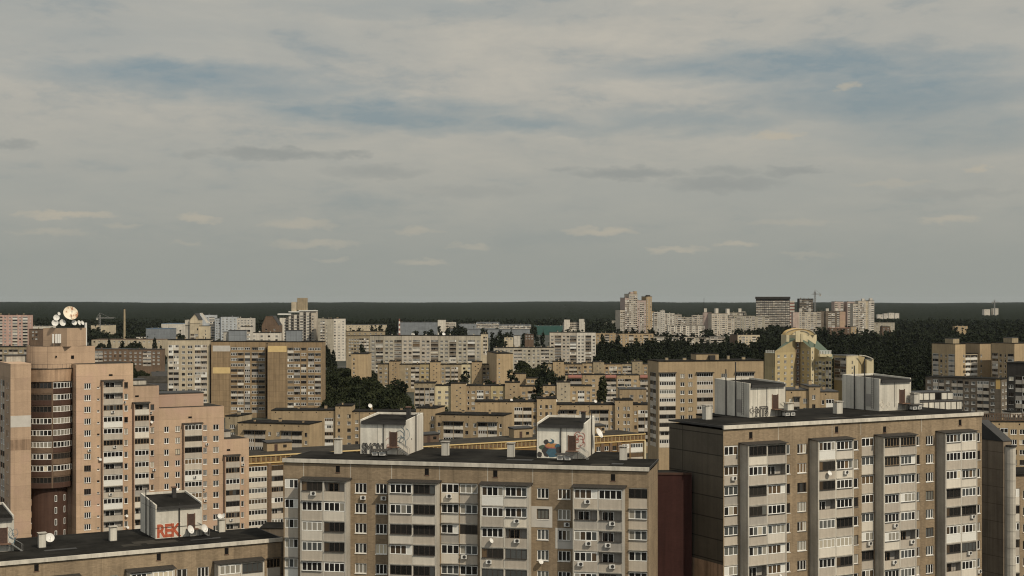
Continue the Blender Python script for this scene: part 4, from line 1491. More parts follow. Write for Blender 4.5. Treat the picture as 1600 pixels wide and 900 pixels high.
for k, (p0, p1, y, h, lb) in enumerate(((417, 456, 9, 2.2, "small brick roof hut nearest the peach tower"), (660, 686, 9, 2.2, "dark roof hut behind the outlined-graffiti lift room"),
                              (803, 832, 8, 2.6, "small roof hut with dark shed behind the mural lift room"), (930, 945, 8, 2.2, "small roof hut by the dark tree beside the mural lift room"))):
    xa, xb = fO.lx(p0, y), fO.lx(p1, y)
    q = MB()
    q.box(0, xb - xa, 0, 3, 0, h, 'beige' if k != 1 else 'brown_brick')
    o = link('roof_hut', q.mesh('roof_hut'), None, fO.world(xa, y, zt + .005), fO.a)
    tag(o, lb, 'roof hut', 'huts on the flat roof of the orange-frieze block')
    q = MB()
    q.prism([(-.2, -.3), (xb - xa + .2, -.3), (xb - xa + .2, 3.2), (-.2, 3.2)], h + .003, [h + .2, h + .3, h + .6, h + .5], 'slate')
    link('roof', q.mesh('roof'), o)
    q = MB()
    q.box((xb - xa) * .3, (xb - xa) * .3 + .9, -.03, -.003, 0, 1.8, 'door_brown')
    q.box((xb - xa) * .65, (xb - xa) * .65 + 1.0, -.03, -.003, .8, 1.6, 'pane_dark')
    link('door', q.mesh('door'), o)

# ================================================================== rows of mid-distance blocks
def row(label, px, d, ang, parts, nf, cat='apartment block', name='apartment_block', par='render_beige', depth=12, attic=1.6, roof='bitumen', left=None, right=None, pitch=2.8, style=None):
    """parts: (px0, px1, top row, openings or pattern, wall, y0)"""
    fr = Fr(px, d, ang)
    b = Bld(name, label, fr, cat, seed=int(px + d))
    b.style = style
    n = len(parts)
    for i, (p0, p1, ty, pat, wl, y0) in enumerate(parts):
        x0, x1 = fr.lx(p0, y0) + (.01 if i else 0), fr.lx(p1, y0)
        c = patcols(pat, x0 + .25, x1 - .25) if isinstance(pat, str) else pxcols(fr, pat, y0)
        zt = fr.z(ty, x0, y0)
        b.section(x0, x1, y0, depth - .05 * i, zt, c, wl, nf, pitch, attic, par, roof, left=patcols(left, .3, depth - .3) if left and i == 0 else None,
                  right=patcols(right, .3, depth - .5) if right and i == n - 1 else None)
        b.shafts(max(1, int((x1 - x0) / 9)), x0 + 1, x1 - 1, y0 + depth * .3, y0 + depth * .7, zt, wl)
        if attic >= 1.6 and wl.startswith('b') and pat != 's':
            k = x0 + 1.5
            while k < x1 - 1.2:
                m = MB()
                m.box(k, k + .35, y0 - .03, y0 - .004, zt - 1.15, zt - .75, 'void')
                b.part('attic_vent', m)
                k += 5.4
        b.zt = zt
    b.finish()
    return b

row("brick row with two raised stair towers behind the mural lift room", 742, 560, 0, [
    (742, 839, 627, [('l', 803, 831, {'n': 2, 'par': 'render_pale'}), ('w', 833, 837)], 'beige', 0), (839, 869.5, 622, [('w', 843.5, 846.5), ('w', 852, 856), ('w', 858.5, 862.5)], 'beige_warm', -1.2),
    (869.5, 961, 631.5, [('w', 857 + 15, 857 + 18), ('l', 874, 901, {'n': 2, 'awn': 1}), ('w', 905, 909), ('l', 923, 951, {'n': 2, 'awn': 1}), ('w', 954, 958)], 'beige', 0),
    (961, 989, 624.5, [('w', 965, 967.5), ('w', 974, 978), ('w', 980, 984)], 'beige_warm', -1.2), (989, 1024, 631.5, [('w', 991, 995), ('l', 997, 1018, {'n': 2, 'par': 'render_pale'})], 'beige', 0)], 5, attic=2.2)
row("brick row ending in a sunlit blank gable beside the outlined-graffiti lift room", 650, 518, -14, [
    (650, 680.5, 636.5, [('w', 673, 678)], 'beige', 2.0),
    (680.5, 787, 646.5, [('w', 684, 688), ('l', 692.5, 724, {'n': 2, 'par': 'render_pale', 'awn': 1}), ('w', 727, 731.5), ('w', 739.5, 744), ('l', 746.5, 777, {'n': 2, 'par': 'render_pale', 'awn': 1}), ('w', 780, 784)], 'beige', 0)], 4, attic=2.6)
row("brick row with raised middle stair tower near the tan slab towers", 424, 565, 0, [
    (424, 524, 640.5, [('l', 507, 521, {'n': 1, 'par': 'white_siding'})], 'beige', 0), (524, 549.5, 633.5, [('w', 527.5, 531.5), ('w', 542.5, 548)], 'beige_warm', -1.0),
    (549.5, 655, 642.5, [('w', 555, 560), ('l', 563, 582, {'n': 2}), ('w', 600, 604)], 'beige', 0)], 5, attic=3.0)
row("low brick row with pale daubed gable beside the peach tower", 352, 508, -14, [
    (352, 371.5, 649, [('w', 359, 367)], 'beige_dull', 1.5),
    (371.5, 483, 659.5, [('l', 381, 415, {'n': 2, 'awn': 1}), ('w', 419, 423), ('w', 432, 437), ('l', 439, 472, {'n': 2, 'awn': 1}), ('w', 476, 480)], 'beige', 0)], 3, attic=2.7)

# beige tower behind the near right block's first lift room
b = house('tower_block', "beige tower block rising behind a lift room with black outlined letters", 1029, 480, 11, 1193, 563.7,
    [('l', 1030, 1056, {'n': 1, 'par': 'render_pale', 'awn': 1}), ('w', 1063, 1069.5), ('w', 1075.5, 1082), ('l', 1088.5, 1114.5, {'n': 1, 'awn': 1}), ('w', 1127, 1136), ('l', 1149, 1179, {'n': 1, 'awn': 1})],
    'beige_warm', nf=9, depth=13, attic=4.0, left='b D b', vents=6, fin=False)
f = b.fr
xa, xb = f.lx(1088, 4), f.lx(1123, 4)
b.block('machine_room', xa, xb, 4, 10, b.zt + .002, f.z(553.5, xa, 4), 'beige_warm', 'bitumen', .15)
xa = f.lx(1109, 2.5)
b.block('machine_room', xa, f.lx(1118, 2.5), 2.6, 3.95, b.zt + .002, f.z(555, xa, 4), 'soot')
for px, tone in ((1049, 'yellow_paint'), (1075, 'yellow_paint')):
    pass
b.finish()
antenna(f.world(f.lx(1100, 7), 7, f.z(553.5, xa, 4) + .2), 9, "tall thin mast on the beige tower's machine room", .09, 2)

# pale and tan slab towers
T1 = house('tower_block', "pale cream slab tower beside two tan slab towers", 262, 730, 6, 328, 530.5,
    [('l', 263, 279.5, {'n': 2}), ('w', 284, 289), ('w', 293, 300.5), ('l', 304, 323.5, {'n': 2})], 'cream', nf=13, depth=14, attic=2.6, left='b b', vents=4)
T2 = house('tower_block', "tan slab tower with a white and a yellow band on its blank bay", 330, 730, 0, 415, 533,
    [('l', 360.5, 381, {'n': 2}), ('l', 382, 391, {'n': 1}), ('l', 393, 414, {'n': 2})], 'tan', par='tan', nf=15, depth=14, attic=3.0, vents=0, fin=False)
T2.painted(.8, T2.fr.lx(360) - .1, T2.fr.z(549), T2.fr.z(540), 'grey_paint', 'white painted band near the top of the blank bay')
T2.painted(.8, T2.fr.lx(360) - .1, T2.fr.z(583.5), T2.fr.z(574), 'yellow_paint', 'yellow painted band halfway down the blank bay')
T2.block('machine_room', T2.fr.lx(357, 4), T2.fr.lx(382, 4), 4, 10, T2.zt + .002, T2.fr.z(516.5, 0, 4), 'steel_grey', 'slate', .15)
T2.block('machine_room', T2.fr.lx(349, 6), T2.fr.lx(356.5, 6), 6, 10, T2.zt + .002, T2.fr.z(519, 0, 4), 'concrete', 'slate', .15)
T2.finish()
T3 = house('tower_block', "tan slab tower with one yellow band across its top", 418, 722, 0, 503, 533.5,
    [('l', 449, 469, {'n': 2}), ('l', 470, 479, {'n': 1}), ('l', 481, 501.5, {'n': 2})], 'tan', par='tan', nf=12, depth=14, attic=3.0, vents=0, fin=False)
T3.painted(.2, T3.fr.lx(448) - .1, T3.fr.z(550), T3.fr.z(540.5), 'yellow_paint', 'yellow painted band across the top of the blank bay')
T3.block('machine_room', T3.fr.lx(447, 4), T3.fr.lx(470, 4), 4, 10, T3.zt + .002, T3.fr.z(516.5, 0, 4), 'steel_grey', 'slate', .15)
T3.finish()
q = Bld('stair_link', "dark narrow link set back between the two tan slab towers", Fr(414.5, 733, 0), 'building')
q.section(0, q.fr.lx(418.6), 0, 9, q.fr.z(536), [], 'umber', 0)
for k, (p, d_, px) in enumerate(((T2, 4, 372), (T3, 4, 458))):
    antenna(p.fr.world(p.fr.lx(px, 7), 7, p.fr.z(516.5, 0, 4) + .23), 4, ("thin aerial on the grey room of the banded tan tower", "thin aerial on the grey room of the tan tower by the trees")[k], .08, 2)

# long nine-storey slab and the rows in front of it
row("long grey panel slab with five bays of dark loggias", 578, 1037, 0, [
    (578, 599, 524, [('w', 580.5, 585), ('l', 587, 598.5, {'n': 1})], 'grey_panel', 0), (599, 628, 524, [('w', 602, 606), ('w', 609, 613.5), ('l', 616, 627.5, {'n': 1})], 'grey_panel', .3),
    (628, 656.5, 523.8, [('w', 630.5, 635), ('w', 638.5, 643), ('l', 644.5, 656, {'n': 1})], 'pale_panel', 0), (656.5, 685, 524, [('w', 659, 663.5), ('w', 666.5, 671), ('l', 673, 684.8, {'n': 1})], 'pale_panel', .3),
    (685, 713.5, 524, [('w', 688, 692), ('w', 695, 699.5), ('l', 702, 713, {'n': 1})], 'grey_panel', 0), (713.5, 751, 524, [('w', 716.5, 721), ('w', 724, 728), ('l', 730.5, 742, {'n': 1}), ('w', 745, 749)], 'grey_panel', .3)],
    10, depth=13, attic=3.2, left='b D b', par='umber')
row("yellowish brick row with stair towers under the long grey slab", 590, 935, 0, [
    (590, 608, 568.5, 'w w', 'beige_dull', 0), (608, 624, 564, 's', 'beige_warm', -1), (624, 641, 569, 'b w', 'beige_dull', 0), (641, 656, 569, 'D', 'beige_dull', 0), (656, 672, 568.5, 'w w', 'yellow', 0), (672, 688, 565, 's', 'beige_warm', -1),
    (688, 704, 569, 'w L', 'beige_dull', 0), (704, 721, 569, 'D b', 'beige_dull', 0), (721, 737, 568.5, 'w w', 'pale_yellow', 0), (737, 753, 565, 's', 'beige_warm', -1), (753, 773, 569, 'w w L', 'beige_dull', 0)], 6, attic=1.8)
row("pale brick row whose first bays are all glazed loggias", 647, 735, 0, [
    (647, 680, 598, 'D D', 'beige_dull', 0), (680, 704.5, 602, 'w w', 'pale_yellow', .6), (704.5, 728.5, 598.5, 's', 'beige_warm', -1), (728.5, 767, 602, 'N w L w', 'beige', .4), (767, 789, 602, 'w w', 'yellow', .2), (789, 812, 597, 's', 'beige_warm', -1),
    (812, 848, 603, 'w L w', 'beige', .4), (848, 870, 602, 'w w', 'beige_warm', 0), (870, 891, 596.5, 's', 'cream', -1), (891, 925, 602.5, 'w L w', 'beige_warm', .3)], 5, attic=2.4)
row("brick row with a brown side and stair tower in front of the woods", 846, 950, 0, [
    (846, 864, 568, 'w w', 'beige_dull', 0), (864, 881, 564.5, 's', 'beige_warm', -1), (881, 910, 568.5, 'w D w', 'beige', .2), (910, 927, 567, 'w w', 'beige_warm', 0), (927, 944, 565, 's', 'beige_dull', -1),
    (944, 972, 568.5, 'w D w', 'beige', .2), (972, 988, 568, 'D', 'beige_dull', 0), (988, 1004, 564, 's', 'beige_dull', -1), (1004, 1028, 568.5, 'w D', 'beige', .2)], 5, attic=1.6)
row("brick row with three red balcony roofs behind a dark poplar", 884, 805, 0, [
    (884, 910, 585.5, 'D', 'beige_warm', .3), (910, 945, 585, 'w w w', 'beige_warm', 0), (945, 964, 586, 'D', 'beige', .3), (964, 999, 585.5, 'D w', 'beige_warm', 0), (999, 1030, 587, 'D w', 'beige', .3)], 5, attic=2.2)
f = Fr(884, 805, 0)
rr = MB()
for k, (p0, p1) in enumerate(((888, 909), (946, 963), (1000, 1024))):
    x0, x1 = f.lx(p0), f.lx(p1)
    m = MB()
    zt = f.z(586)
    m.prism([(0, -1.1), (x1 - x0, -1.1), (x1 - x0, -.2), (0, -.2)], -1.7, [-1.2, -1.2, .1, .1], 'red_roof')
    o = [o_ for o_ in bpy.data.objects if o_.get('label') == "brick row with three red balcony roofs behind a dark poplar"][0]
    link('balcony_roof', m.mesh('balcony_roof'), o, (x0, 0.2, zt))
house('apartment_block', "small flat-roofed brick block beside the beige tower's dark side", 968, 640, 0, 1010, 607.5, 'b w w', 'beige', nf=3, attic=2.2, roof='slate', vents=1, left='w w')
house('apartment_block', "sunlit blank end wall with one column of tiny windows", 776, 905, 10, 801.5, 552, [('w', 779, 781.5, {'h': .9})], 'beige_warm', nf=8, attic=2.4, depth=40, vents=2)
house('annex', "low windowless beige annex beside the tall blank end wall", 801, 880, 0, 822, 583.5, 'b', 'beige_warm', nf=1, depth=9, cat='building', vents=0)
house('annex', "low beige annex with one row of windows near the woods", 822, 870, 0, 842, 590.5, 'w w w', 'beige_warm', nf=1, attic=.8, depth=9, cat='building', vents=0)
house('apartment_block', "long grey brick slab standing behind the tall blank end wall", 772, 1130, 4, 866, 543, 'L w w w D w w w w D w', 'grey_panel', nf=9, attic=1.6, depth=13, vents=8)
row("pale panel slab with three dark loggia bays before the woods", 859, 1200, 0, [
    (859, 877.3, 519, [('w', 861, 864.8), ('l', 866.5, 877, {'n': 1})], 'pale_panel', 0), (877.3, 901, 519, [('w', 879.5, 883), ('w', 885.5, 889.5), ('l', 890.5, 900.7, {'n': 1})], 'pale_panel', .3),
    (901, 931, 519, [('w', 903, 906.5), ('w', 908.5, 912), ('l', 914.5, 924, {'n': 1}), ('w', 926, 929.5)], 'white_panel', 0)], 10, depth=13, attic=2.6, left='b b', par='umber')

# white dishes on the roofs of the brick rows
for px, py, d, y, r, lb in ((578, 634.5, 566, 3, .75, "white dish on the stair tower end of the brick row by the tan towers"), (381, 655, 512, 4, .8, "white dish at the corner of the low row with the daubed gable"),
        (376, 657.5, 512, 5, .55, "smaller white dish at the corner of the low row with the daubed gable"), (727, 600.5, 737, 2, .7, "white dish beside the stair tower of the pale brick row"), (868, 626, 561, 2, .6, "white dish between stair tower and roof behind the mural"),
        (799, 625.5, 561, 3, .5, "white dish on the roof near the raised stair tower behind the mural"), (1100, 561, 483, 6, .5, "white dish on the beige tower near its tall mast"), (911, 580.5, 951, 3, .8, "white dish on the brick row before the woods"),
        (930, 627.5, 561, 4, .55, "white dish on the dark roof above the poplar's foot"), (959, 627.5, 561, 4, .5, "white dish on the dark roof beside the second stair tower"), (645, 523, 1040, 5, 1.1, "white dish on the long grey slab's roof, first of two"), (693, 522.5, 1040, 5, 1.1, "white dish on the long grey slab's roof, second of two")):
    dish(((px - 800) * (d + y) / F, d + y, EYE - (py - HY) * (d + y) / F), r * 1.15, 30, 25, lb, 'white dishes on the roofs of the brick rows', mast=.7)
# ================================================================== yellow stepped building with green roofs
def castle():
    fr = Fr(1195, 695, 0)
    b = Bld('apartment_block', "yellow stepped apartment house with green sloping roofs and dark glazed shaft", fr, 'apartment house', seed=5)
    k = 695 / F
    def P(px, y):
        return (fr.lx(px, y), y)
    pa, pb, pc, pd, pe, pf, pg = P(1194.5, 9), P(1211, 0), P(1243, 9), P(1250.5, 9), P(1267, 0), P(1272.5, 2.5), P(1300, -6)
    def side(p, q, zt, cols, wallm, nf, attic=1.0):
        mb = MB()
        a = math.atan2(q[1] - p[1], q[0] - p[0])
        L = math.hypot(q[0] - p[0], q[1] - p[1])
        b.facade(mb, p, a, L, 0, zt, patcols(cols, .2, L - .2), wallm, nf, 2.8, attic, 'pale_yellow')
        b.part('wall', mb)
        return a, L
    z548, z530 = fr.z(551), fr.z(531)
    side(pa, pb, fr.z(573), 'b N', 'yellow', 6)
    side(pb, pc, z548, 'w w w', 'yellow', 9, .6)
    side(pc, pd, fr.z(525), 't', 'brown_brick', 10, 0.4)
    side(pd, pe, fr.z(545), 'w w', 'yellow', 9, .6)
    side(pe, pf, fr.z(543), 'N', 'pale_yellow', 9, 1.2)
    side(pf, pg, fr.z(560), 'w L w D', 'yellow', 8, 1.0)
    # upper blank balcony wall on the left and its corner piece
    m = MB()
    m.prism([(pa[0], pa[1]), (pb[0] - .2, pb[1] + .2), (pb[0] + 4, 10), (pa[0] + 5, 14)], fr.z(573), fr.z(552), 'yellow', 'green_roof')
    b.part('wall', m)
    m = MB()   # gabled upper walls following the roof slopes
    m.prism([pb, pc, (pc[0], pc[1] + 8), (pb[0] + 4, pb[1] + 10)], z548 - .02, [z548 + .8, z530, z530 + 1.2, z548 + 2], 'yellow', 'green_roof')
    m.prism([pd, pe, (pe[0] + 2, pe[1] + 9), (pd[0], pd[1] + 9)], fr.z(545) - .02, [z530, fr.z(544), fr.z(538), z530 + 1.2], 'yellow', 'green_roof')
    b.part('gable', m)
    m = MB()
    m.prism([pf, pg, (pg[0] + 3, pg[1] + 10), P(1276, 16)], fr.z(560) - .02, [fr.z(543), fr.z(560), fr.z(556), fr.z(533)], 'yellow', 'green_roof')
    m.prism([(pe[0] - .2, pe[1] + .2), (pf[0] + .1, pf[1] + .1), P(1290, 13), P(1262, 13)], fr.z(545), [fr.z(544), fr.z(546), fr.z(550), fr.z(531)], 'green_roof')
    b.part('roof', m)
    t0, t1, t2 = P(1222, 20), P(1246, 11), P(1276, 20)
    m = MB()
    m.prism([t0, t1, t2, (t2[0] - 1, t2[1] + 8), (t0[0] + 1, t0[1] + 8)], fr.z(547), fr.z(523.5, 0, 12), 'pale_yellow', 'yellow')
    b.part('upper_wall', m)
    for pl_, pr_, yf, yb, rise, base, wl_, nm in ((1227, 1274, 17.0, 25.0, 3.3, 523.6, 'yellow', 'arched_crown'), (1238, 1265, 15.5, 16.98, 2.1, 523.2, 'pale_yellow', 'arched_crown')):
        x0_, x1_ = fr.lx(pl_, yf), fr.lx(pr_, yf)
        zb_ = fr.z(base, 0, yf)
        arc_ = [(x0_ + (x1_ - x0_) * (1 - math.cos(math.pi * k / 18)) / 2, zb_ + rise * math.sin(math.pi * k / 18)) for k in range(19)]
        m = MB()
        m.face([(x, yf, z) for x, z in arc_[::-1]], wl_)
        m.face([(x, yb, z) for x, z in arc_], wl_)
        b.part(nm, m)
        m = MB()
        for (xa_, za_), (xb_, zb2_) in zip(arc_, arc_[1:]):
            m.face([(xa_, yf - .35, za_ + .12), (xb_, yf - .35, zb2_ + .12), (xb_, yb, zb2_ + .12), (xa_, yb, za_ + .12)], 'ochre_paint')
            m.face([(xa_, yf - .35, za_ - .2), (xb_, yf - .35, zb2_ - .2), (xb_, yf - .35, zb2_ + .12), (xa_, yf - .35, za_ + .12)], 'concrete')
        b.part('arched_roof', m)
    for px, y, w, h in ((1247, 6, 2.2, 3.4), (1231, 9, 1.4, 1.5), (1253, 6, 1.0, 2.2)):
        m = MB()
        X = fr.lx(px, y)
        m.box(X - w / 2, X + w / 2, y, y + 1.2, fr.z(530) - 1.5, fr.z(525) + h - 1.2, 'pale_yellow' if w > .9 else 'white_metal')
        b.part('chimney', m)
    m = MB()
    for i in range(8):
        X = fr.lx(1281 + i * 2.4, -3)
        m.tube((X, -3.2, fr.z(553)), (X, -3.2, fr.z(547.5)), .22, .22, 6, 'white_metal')
    m.box(fr.lx(1280.5, -3), fr.lx(1299, -3), -3.4, -3.0, fr.z(548), fr.z(547.3), 'white_metal')
    m.box(fr.lx(1280.5, -3), fr.lx(1300, -3), -3.4, 6, fr.z(557), fr.z(553.2), 'pale_yellow')
    b.part('balustrade', m)
    m = MB()
    for i in range(5):
        X = fr.lx(1197 + i * 3, 5)
        m.tube((X, 5, fr.z(552)), (X, 5, fr.z(547.5)), .2, .2, 6, 'white_metal')
    b.part('balustrade', m)
    m = MB()
    m.prism([pb, pc, pd, pe, pf, pg, (pg[0] + 2, 16), (pa[0] + 4, 20), pa], 0, fr.z(575), 'yellow')
    # the core behind the facades stays inside them
    m.v = [(x * .96 + .6, y * .8 + 4.5, z) for x, y, z in m.v]
    b.part('core_wall', m)
    b.finish()
    foot(fr, 0, 34, -6, 22)
    # its lower neighbour
    fr = Fr(1303, 690, 0)
    b = Bld('apartment_block', "cream stepped block with brown loggias beside the green-roofed yellow house", fr, 'apartment house', seed=9)
    p0, p1, p2, p3 = P2(fr, 1303, 8), P2(fr, 1322.5, 0), P2(fr, 1341, 4), P2(fr, 1365, 3)
    zt = fr.z(556)
    def side2(p, q, zt, cols, wallm, nf, attic=.8):
        mb = MB()
        a = math.atan2(q[1] - p[1], q[0] - p[0])
        L = math.hypot(q[0] - p[0], q[1] - p[1])
        b.facade(mb, p, a, L, 0, zt, patcols(cols, .2, L - .2), wallm, nf, 2.8, attic, 'brown_brick')
        b.part('wall', mb)
    side2(p0, p1, zt, 'D', 'yellow', 4)
    side2(p1, p2, zt, 'b N b', 'pale_yellow', 3, 2)
    m = MB()
    p2b, p3a = P2(fr, 1341, 6), P2(fr, 1351, 7)
    m.prism([p2, (p3a[0], p3a[1]), (p3a[0], 14), (p2[0], 14)], 0, [zt, fr.z(559), fr.z(559), zt], 'yellow', 'slate')
    m.prism([(p3a[0], 3), p3, (p3[0], 12), (p3a[0], 12)], 0, fr.z(562), 'pale_yellow', 'slate')
    b.part('wall', m)
    m = MB()
    m.prism([p0, p1, p2, (p2[0], 14), (p0[0], 14)], zt - .3, zt + .25, 'concrete', 'slate')
    b.part('roof', m)
    m = MB()       # the curved frame sweeping down to the lower end
    q0, q1 = p2[0], p3[0] - .4
    for k in range(10):
        a, c = k / 10, (k + 1) / 10
        f_ = lambda t_: (q0 + (q1 - q0) * t_, 2.4, zt + .1 - (zt - fr.z(562)) * t_ ** 2.2)
        m.tube(f_(a), f_(c), .3, .3, 6, 'concrete')
    b.part('curved_frame', m)
    b.finish()
    antenna(fr.world(fr.lx(1328, 4), 6, zt + .26), 4, "aerial on the cream block beside the yellow house", .1, 1)
    foot(fr, 0, 20, 0, 14)

def P2(fr, px, y):
    return (fr.lx(px, y), y)
castle()

row("low tan row with central stair tower between the two near lift rooms", 1228, 430, 0, [
    (1228, 1264, 608.5, [('w', 1233, 1238), ('l', 1240, 1250, {'n': 1, 'awn': 1}), ('w', 1255, 1261)], 'beige', 0), (1264, 1281.5, 603, [('w', 1269, 1274)], 'beige_warm', -.8),
    (1281.5, 1310, 611, [('w', 1284, 1288), ('l', 1290, 1304, {'n': 1, 'par': 'render_pale'})], 'beige', 0)], 3, attic=2.2, roof='slate')

# ------------------------------------------------ right edge
def twin(label, px_l, px_c, px_r, d, ty, recess=None):
    fr = Fr(px_c, d, 28)
    b = Bld('tower_block', label, fr, 'tower block', seed=int(px_c))
    L = fr.lx(px_r)
    dep = fr.ly(px_l)
    zt = fr.z(ty)
    if recess:
        xa, xb = fr.lx(recess[0]), fr.lx(recess[1])
        b.section(0, xa, 0, dep, zt, [('w', xa - 1.6, xa - .5, {})], 'beige_warm', 9, 2.8, 5.5, left=patcols('L v t L', .3, dep - .3), snf=9)
        b.section(xa + .01, xb - .01, 1.4, dep - 2, zt - 5.5, [('l', xa + .3, xb - .3, {'n': 2, 'par': 'white_siding', 'st': {k: 'open' for k in range(12)}})], 'cream', 8, 2.8, .6)
        b.section(xb, L, 0, dep - .1, zt, [('w', xb + .5, xb + 1.6)], 'beige_warm', 9, 2.8, 5.5)
    else:
        b.section(0, L, 0, dep, zt, patcols('b w b', 0.3, L - .3), 'beige_warm', 6, 2.8, 5.5, left=patcols('L v t L', .3, dep - .3), snf=9)
    b.block('machine_room', .6, min(5.0, L * .3), 2, 8, zt + .002, zt + 2.6, 'beige_dull', 'slate', .15)
    b.finish()
twin("sawtooth peach tower with bright white balconies between two sunlit piers", 1456, 1492.5, 1548, 760, 537, (1508.5, 1531))
twin("sawtooth peach tower cut by the photograph's right border", 1549, 1585, 1640, 745, 536)
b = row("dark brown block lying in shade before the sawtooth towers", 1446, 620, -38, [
    (1446, 1564.5, 588, 'w D w D w w D w b', 'umber', 0)], 6, attic=1.0, right='w w w')  # cloud shade over the block is put into its dark wall colour
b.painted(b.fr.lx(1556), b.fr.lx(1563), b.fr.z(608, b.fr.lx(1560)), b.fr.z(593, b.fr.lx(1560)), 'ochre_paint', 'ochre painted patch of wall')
row("soot-dark tower with pale balconies at the very right border", 1573, 500, -38, [(1573, 1640, 566, 'w D b D', 'soot', 0)], 8, attic=4.5, par='render_grey')  # cloud shade on this tower is put into its near-black colour
f = Fr(1428, 315, 20)
b = Bld('white_panel_building', "flat dark roof structure banded with two tiers of white panels", f, 'building')
for i, (p0, p1, ya, yb, y) in enumerate(((1433, 1489, 613.5, 625, 3.0), (1433, 1503, 628, 641, 0.0))):
    x0, x1 = f.lx(p0, y), f.lx(p1, y)
    m = MB()
    m.box(x0, x1, y, y + 6 - i * 3.2, 0 if i else f.z(628), f.z(ya, x0, y), 'soot', 'slate')
    b.part('wall', m)
    n = 6 if i == 0 else 8
    for k in range(n):
        m = MB()
        a, c = x0 + (x1 - x0) * k / n + .12, x0 + (x1 - x0) * (k + 1) / n - .12
        if i == 0 and k == 3:
            m.box(a, c, y - .02, y - .004, f.z(yb, x0, y), f.z(ya, x0, y) - .25, 'void')
        else:
            m.box(a, c, y - .06, y - .004, f.z(yb, x0, y), f.z(ya, x0, y) - .25, 'whitewash')
        b.part('wall_panel', m)
foot(f, -2, 12, 0, 9)
b = row("peach block with brown slatted roof parapet at the right border", 1520, 392, -6, [(1520, 1660, 657, 'w v D w v D w v', 'beige_warm', 0)], 10, attic=1.8, roof='tar_grey')
f = b.fr
m = MB()
zt = b.zt
L = f.lx(1660)
m.box(0, L, -.3, -.2, zt + .02, zt + .3, 'brown_brick')
m.box(0, L, -.3, -.2, zt + 1.75, zt + 2.0, 'brown_brick')
k = 0.0
while k < L:
    m.box(k, k + .28, -.28, -.22, zt + .301, zt + 1.749, 'brown_brick')
    k += .62
b.part('slatted_parapet', m)
house('roof_hut', "white gabled dormer on the roof beside the soot-dark tower", 1580, 420, 10, 1596, 643, 'N N', 'white_panel', nf=1, depth=5, attic=.5, cat='building', vents=0)

# ================================================================== left edge and old streets
house('tower_block', "pink and white panel tower at the left border before the forest", -60, 1300, 0, 44, 491.5, 'L w L w w L w L w w L w L', 'rose', nf=14, attic=1.6, vents=8, right='b w b')
house('apartment_block', "dull grey-brown block of loggias at the left border", -60, 800, 0, 53, 541.5, 'D w D w D w D w D', 'beige_dull', nf=4, attic=1.4, vents=4)
house('building', "brown block with one white end between the pink tower and peach tower", 45, 1150, 0, 60, 514, 'b w w', 'brown_brick', nf=3, attic=1, cat='building', vents=1)
house('workshop', "long pale workshop with dark brown roof edge near the tall chimney", 143, 1500, 0, 253, 530.5, 'w w w w w w w w w w w w w w', 'cream', nf=1, attic=1.2, depth=30, cat='workshop', roof='brown_brick', vents=0)
house('workshop', "white flat shed behind the tall chimney's foot", 190, 1750, 0, 250, 526, 'b', 'white_panel', nf=1, depth=30, cat='workshop', vents=0)
row("long dark brown brick block among trees by the peach tower", 146, 1080, 0, [(146, 200, 545, 'D w w w w w', 'brown_brick', 0), (200, 252, 545.5, 'w w w D w w', 'brown_brick', .3)], 4, attic=1.5, roof='slate')
for k, (px, d, w, h, rh, mt, lb) in enumerate(((208, 800, 22, 5, 3.5, 'slate', "low grey-gabled shed behind the peach tower's second step"), (222, 880, 26, 5, 4, 'slate', "grey-roofed house deeper in the old lane by the pale slab tower"),
        (236, 740, 14, 5, 4, 'slate', "small grey-roofed house against the pale slab tower's side"), (212, 960, 26, 5, 4, 'tar_grey', "long dark-roofed shed in the old lane by the pale slab tower"), (240, 1000, 20, 5, 5, 'slate', "steep-roofed grey house before the brown brick block"),
        (506, 690, 16, 7, 1.4, 'slate', "low grey house tucked in the trees beside the tan slab tower"), (760, 905, 8, 6, 2.5, 'red_roof', "small dark-roofed pavilion before the blank end wall"), (1450, 1000, 10, 6, 3, 'slate', "small pale house half lost in the right-hand wood"),
        (925, 1050, 16, 8, 3, 'slate', "low grey-roofed house beside the pale slab at the wood's edge"))):
    fr = Fr(px, d, (12, -20, 25, -8, 30, 5, 0, 20, -15)[k])
    b = Bld('old_house', lb, fr, 'house', seed=k + 50)
    b.section(0, w, 0, 10, h, patcols('v v v v' if w > 12 else 'v v', .5, w - .5), ('beige_dull', 'cream', 'white_panel', 'beige_dull', 'beige_dull', 'cream', 'beige_dull', 'white_panel', 'beige')[k], 1, 2.8, .8, roof=None)
    m = MB()
    y0_, y1_ = -.5, 10.5
    m.face([(-.5, y0_, h - .1), (w + .5, y0_, h - .1), (w + .5, 5, h + rh), (-.5, 5, h + rh)], mt)
    m.face([(w + .5, y1_, h - .1), (-.5, y1_, h - .1), (-.5, 5, h + rh), (w + .5, 5, h + rh)], mt)
    m.face([(-.4, y0_, h - .1), (-.4, 5, h + rh - .05), (-.4, y1_, h - .1)], 'beige_dull')
    m.face([(w + .4, y0_, h - .1), (w + .4, y1_, h - .1), (w + .4, 5, h + rh - .05)], 'beige_dull')
    b.part('roof', m)
    b.finish()
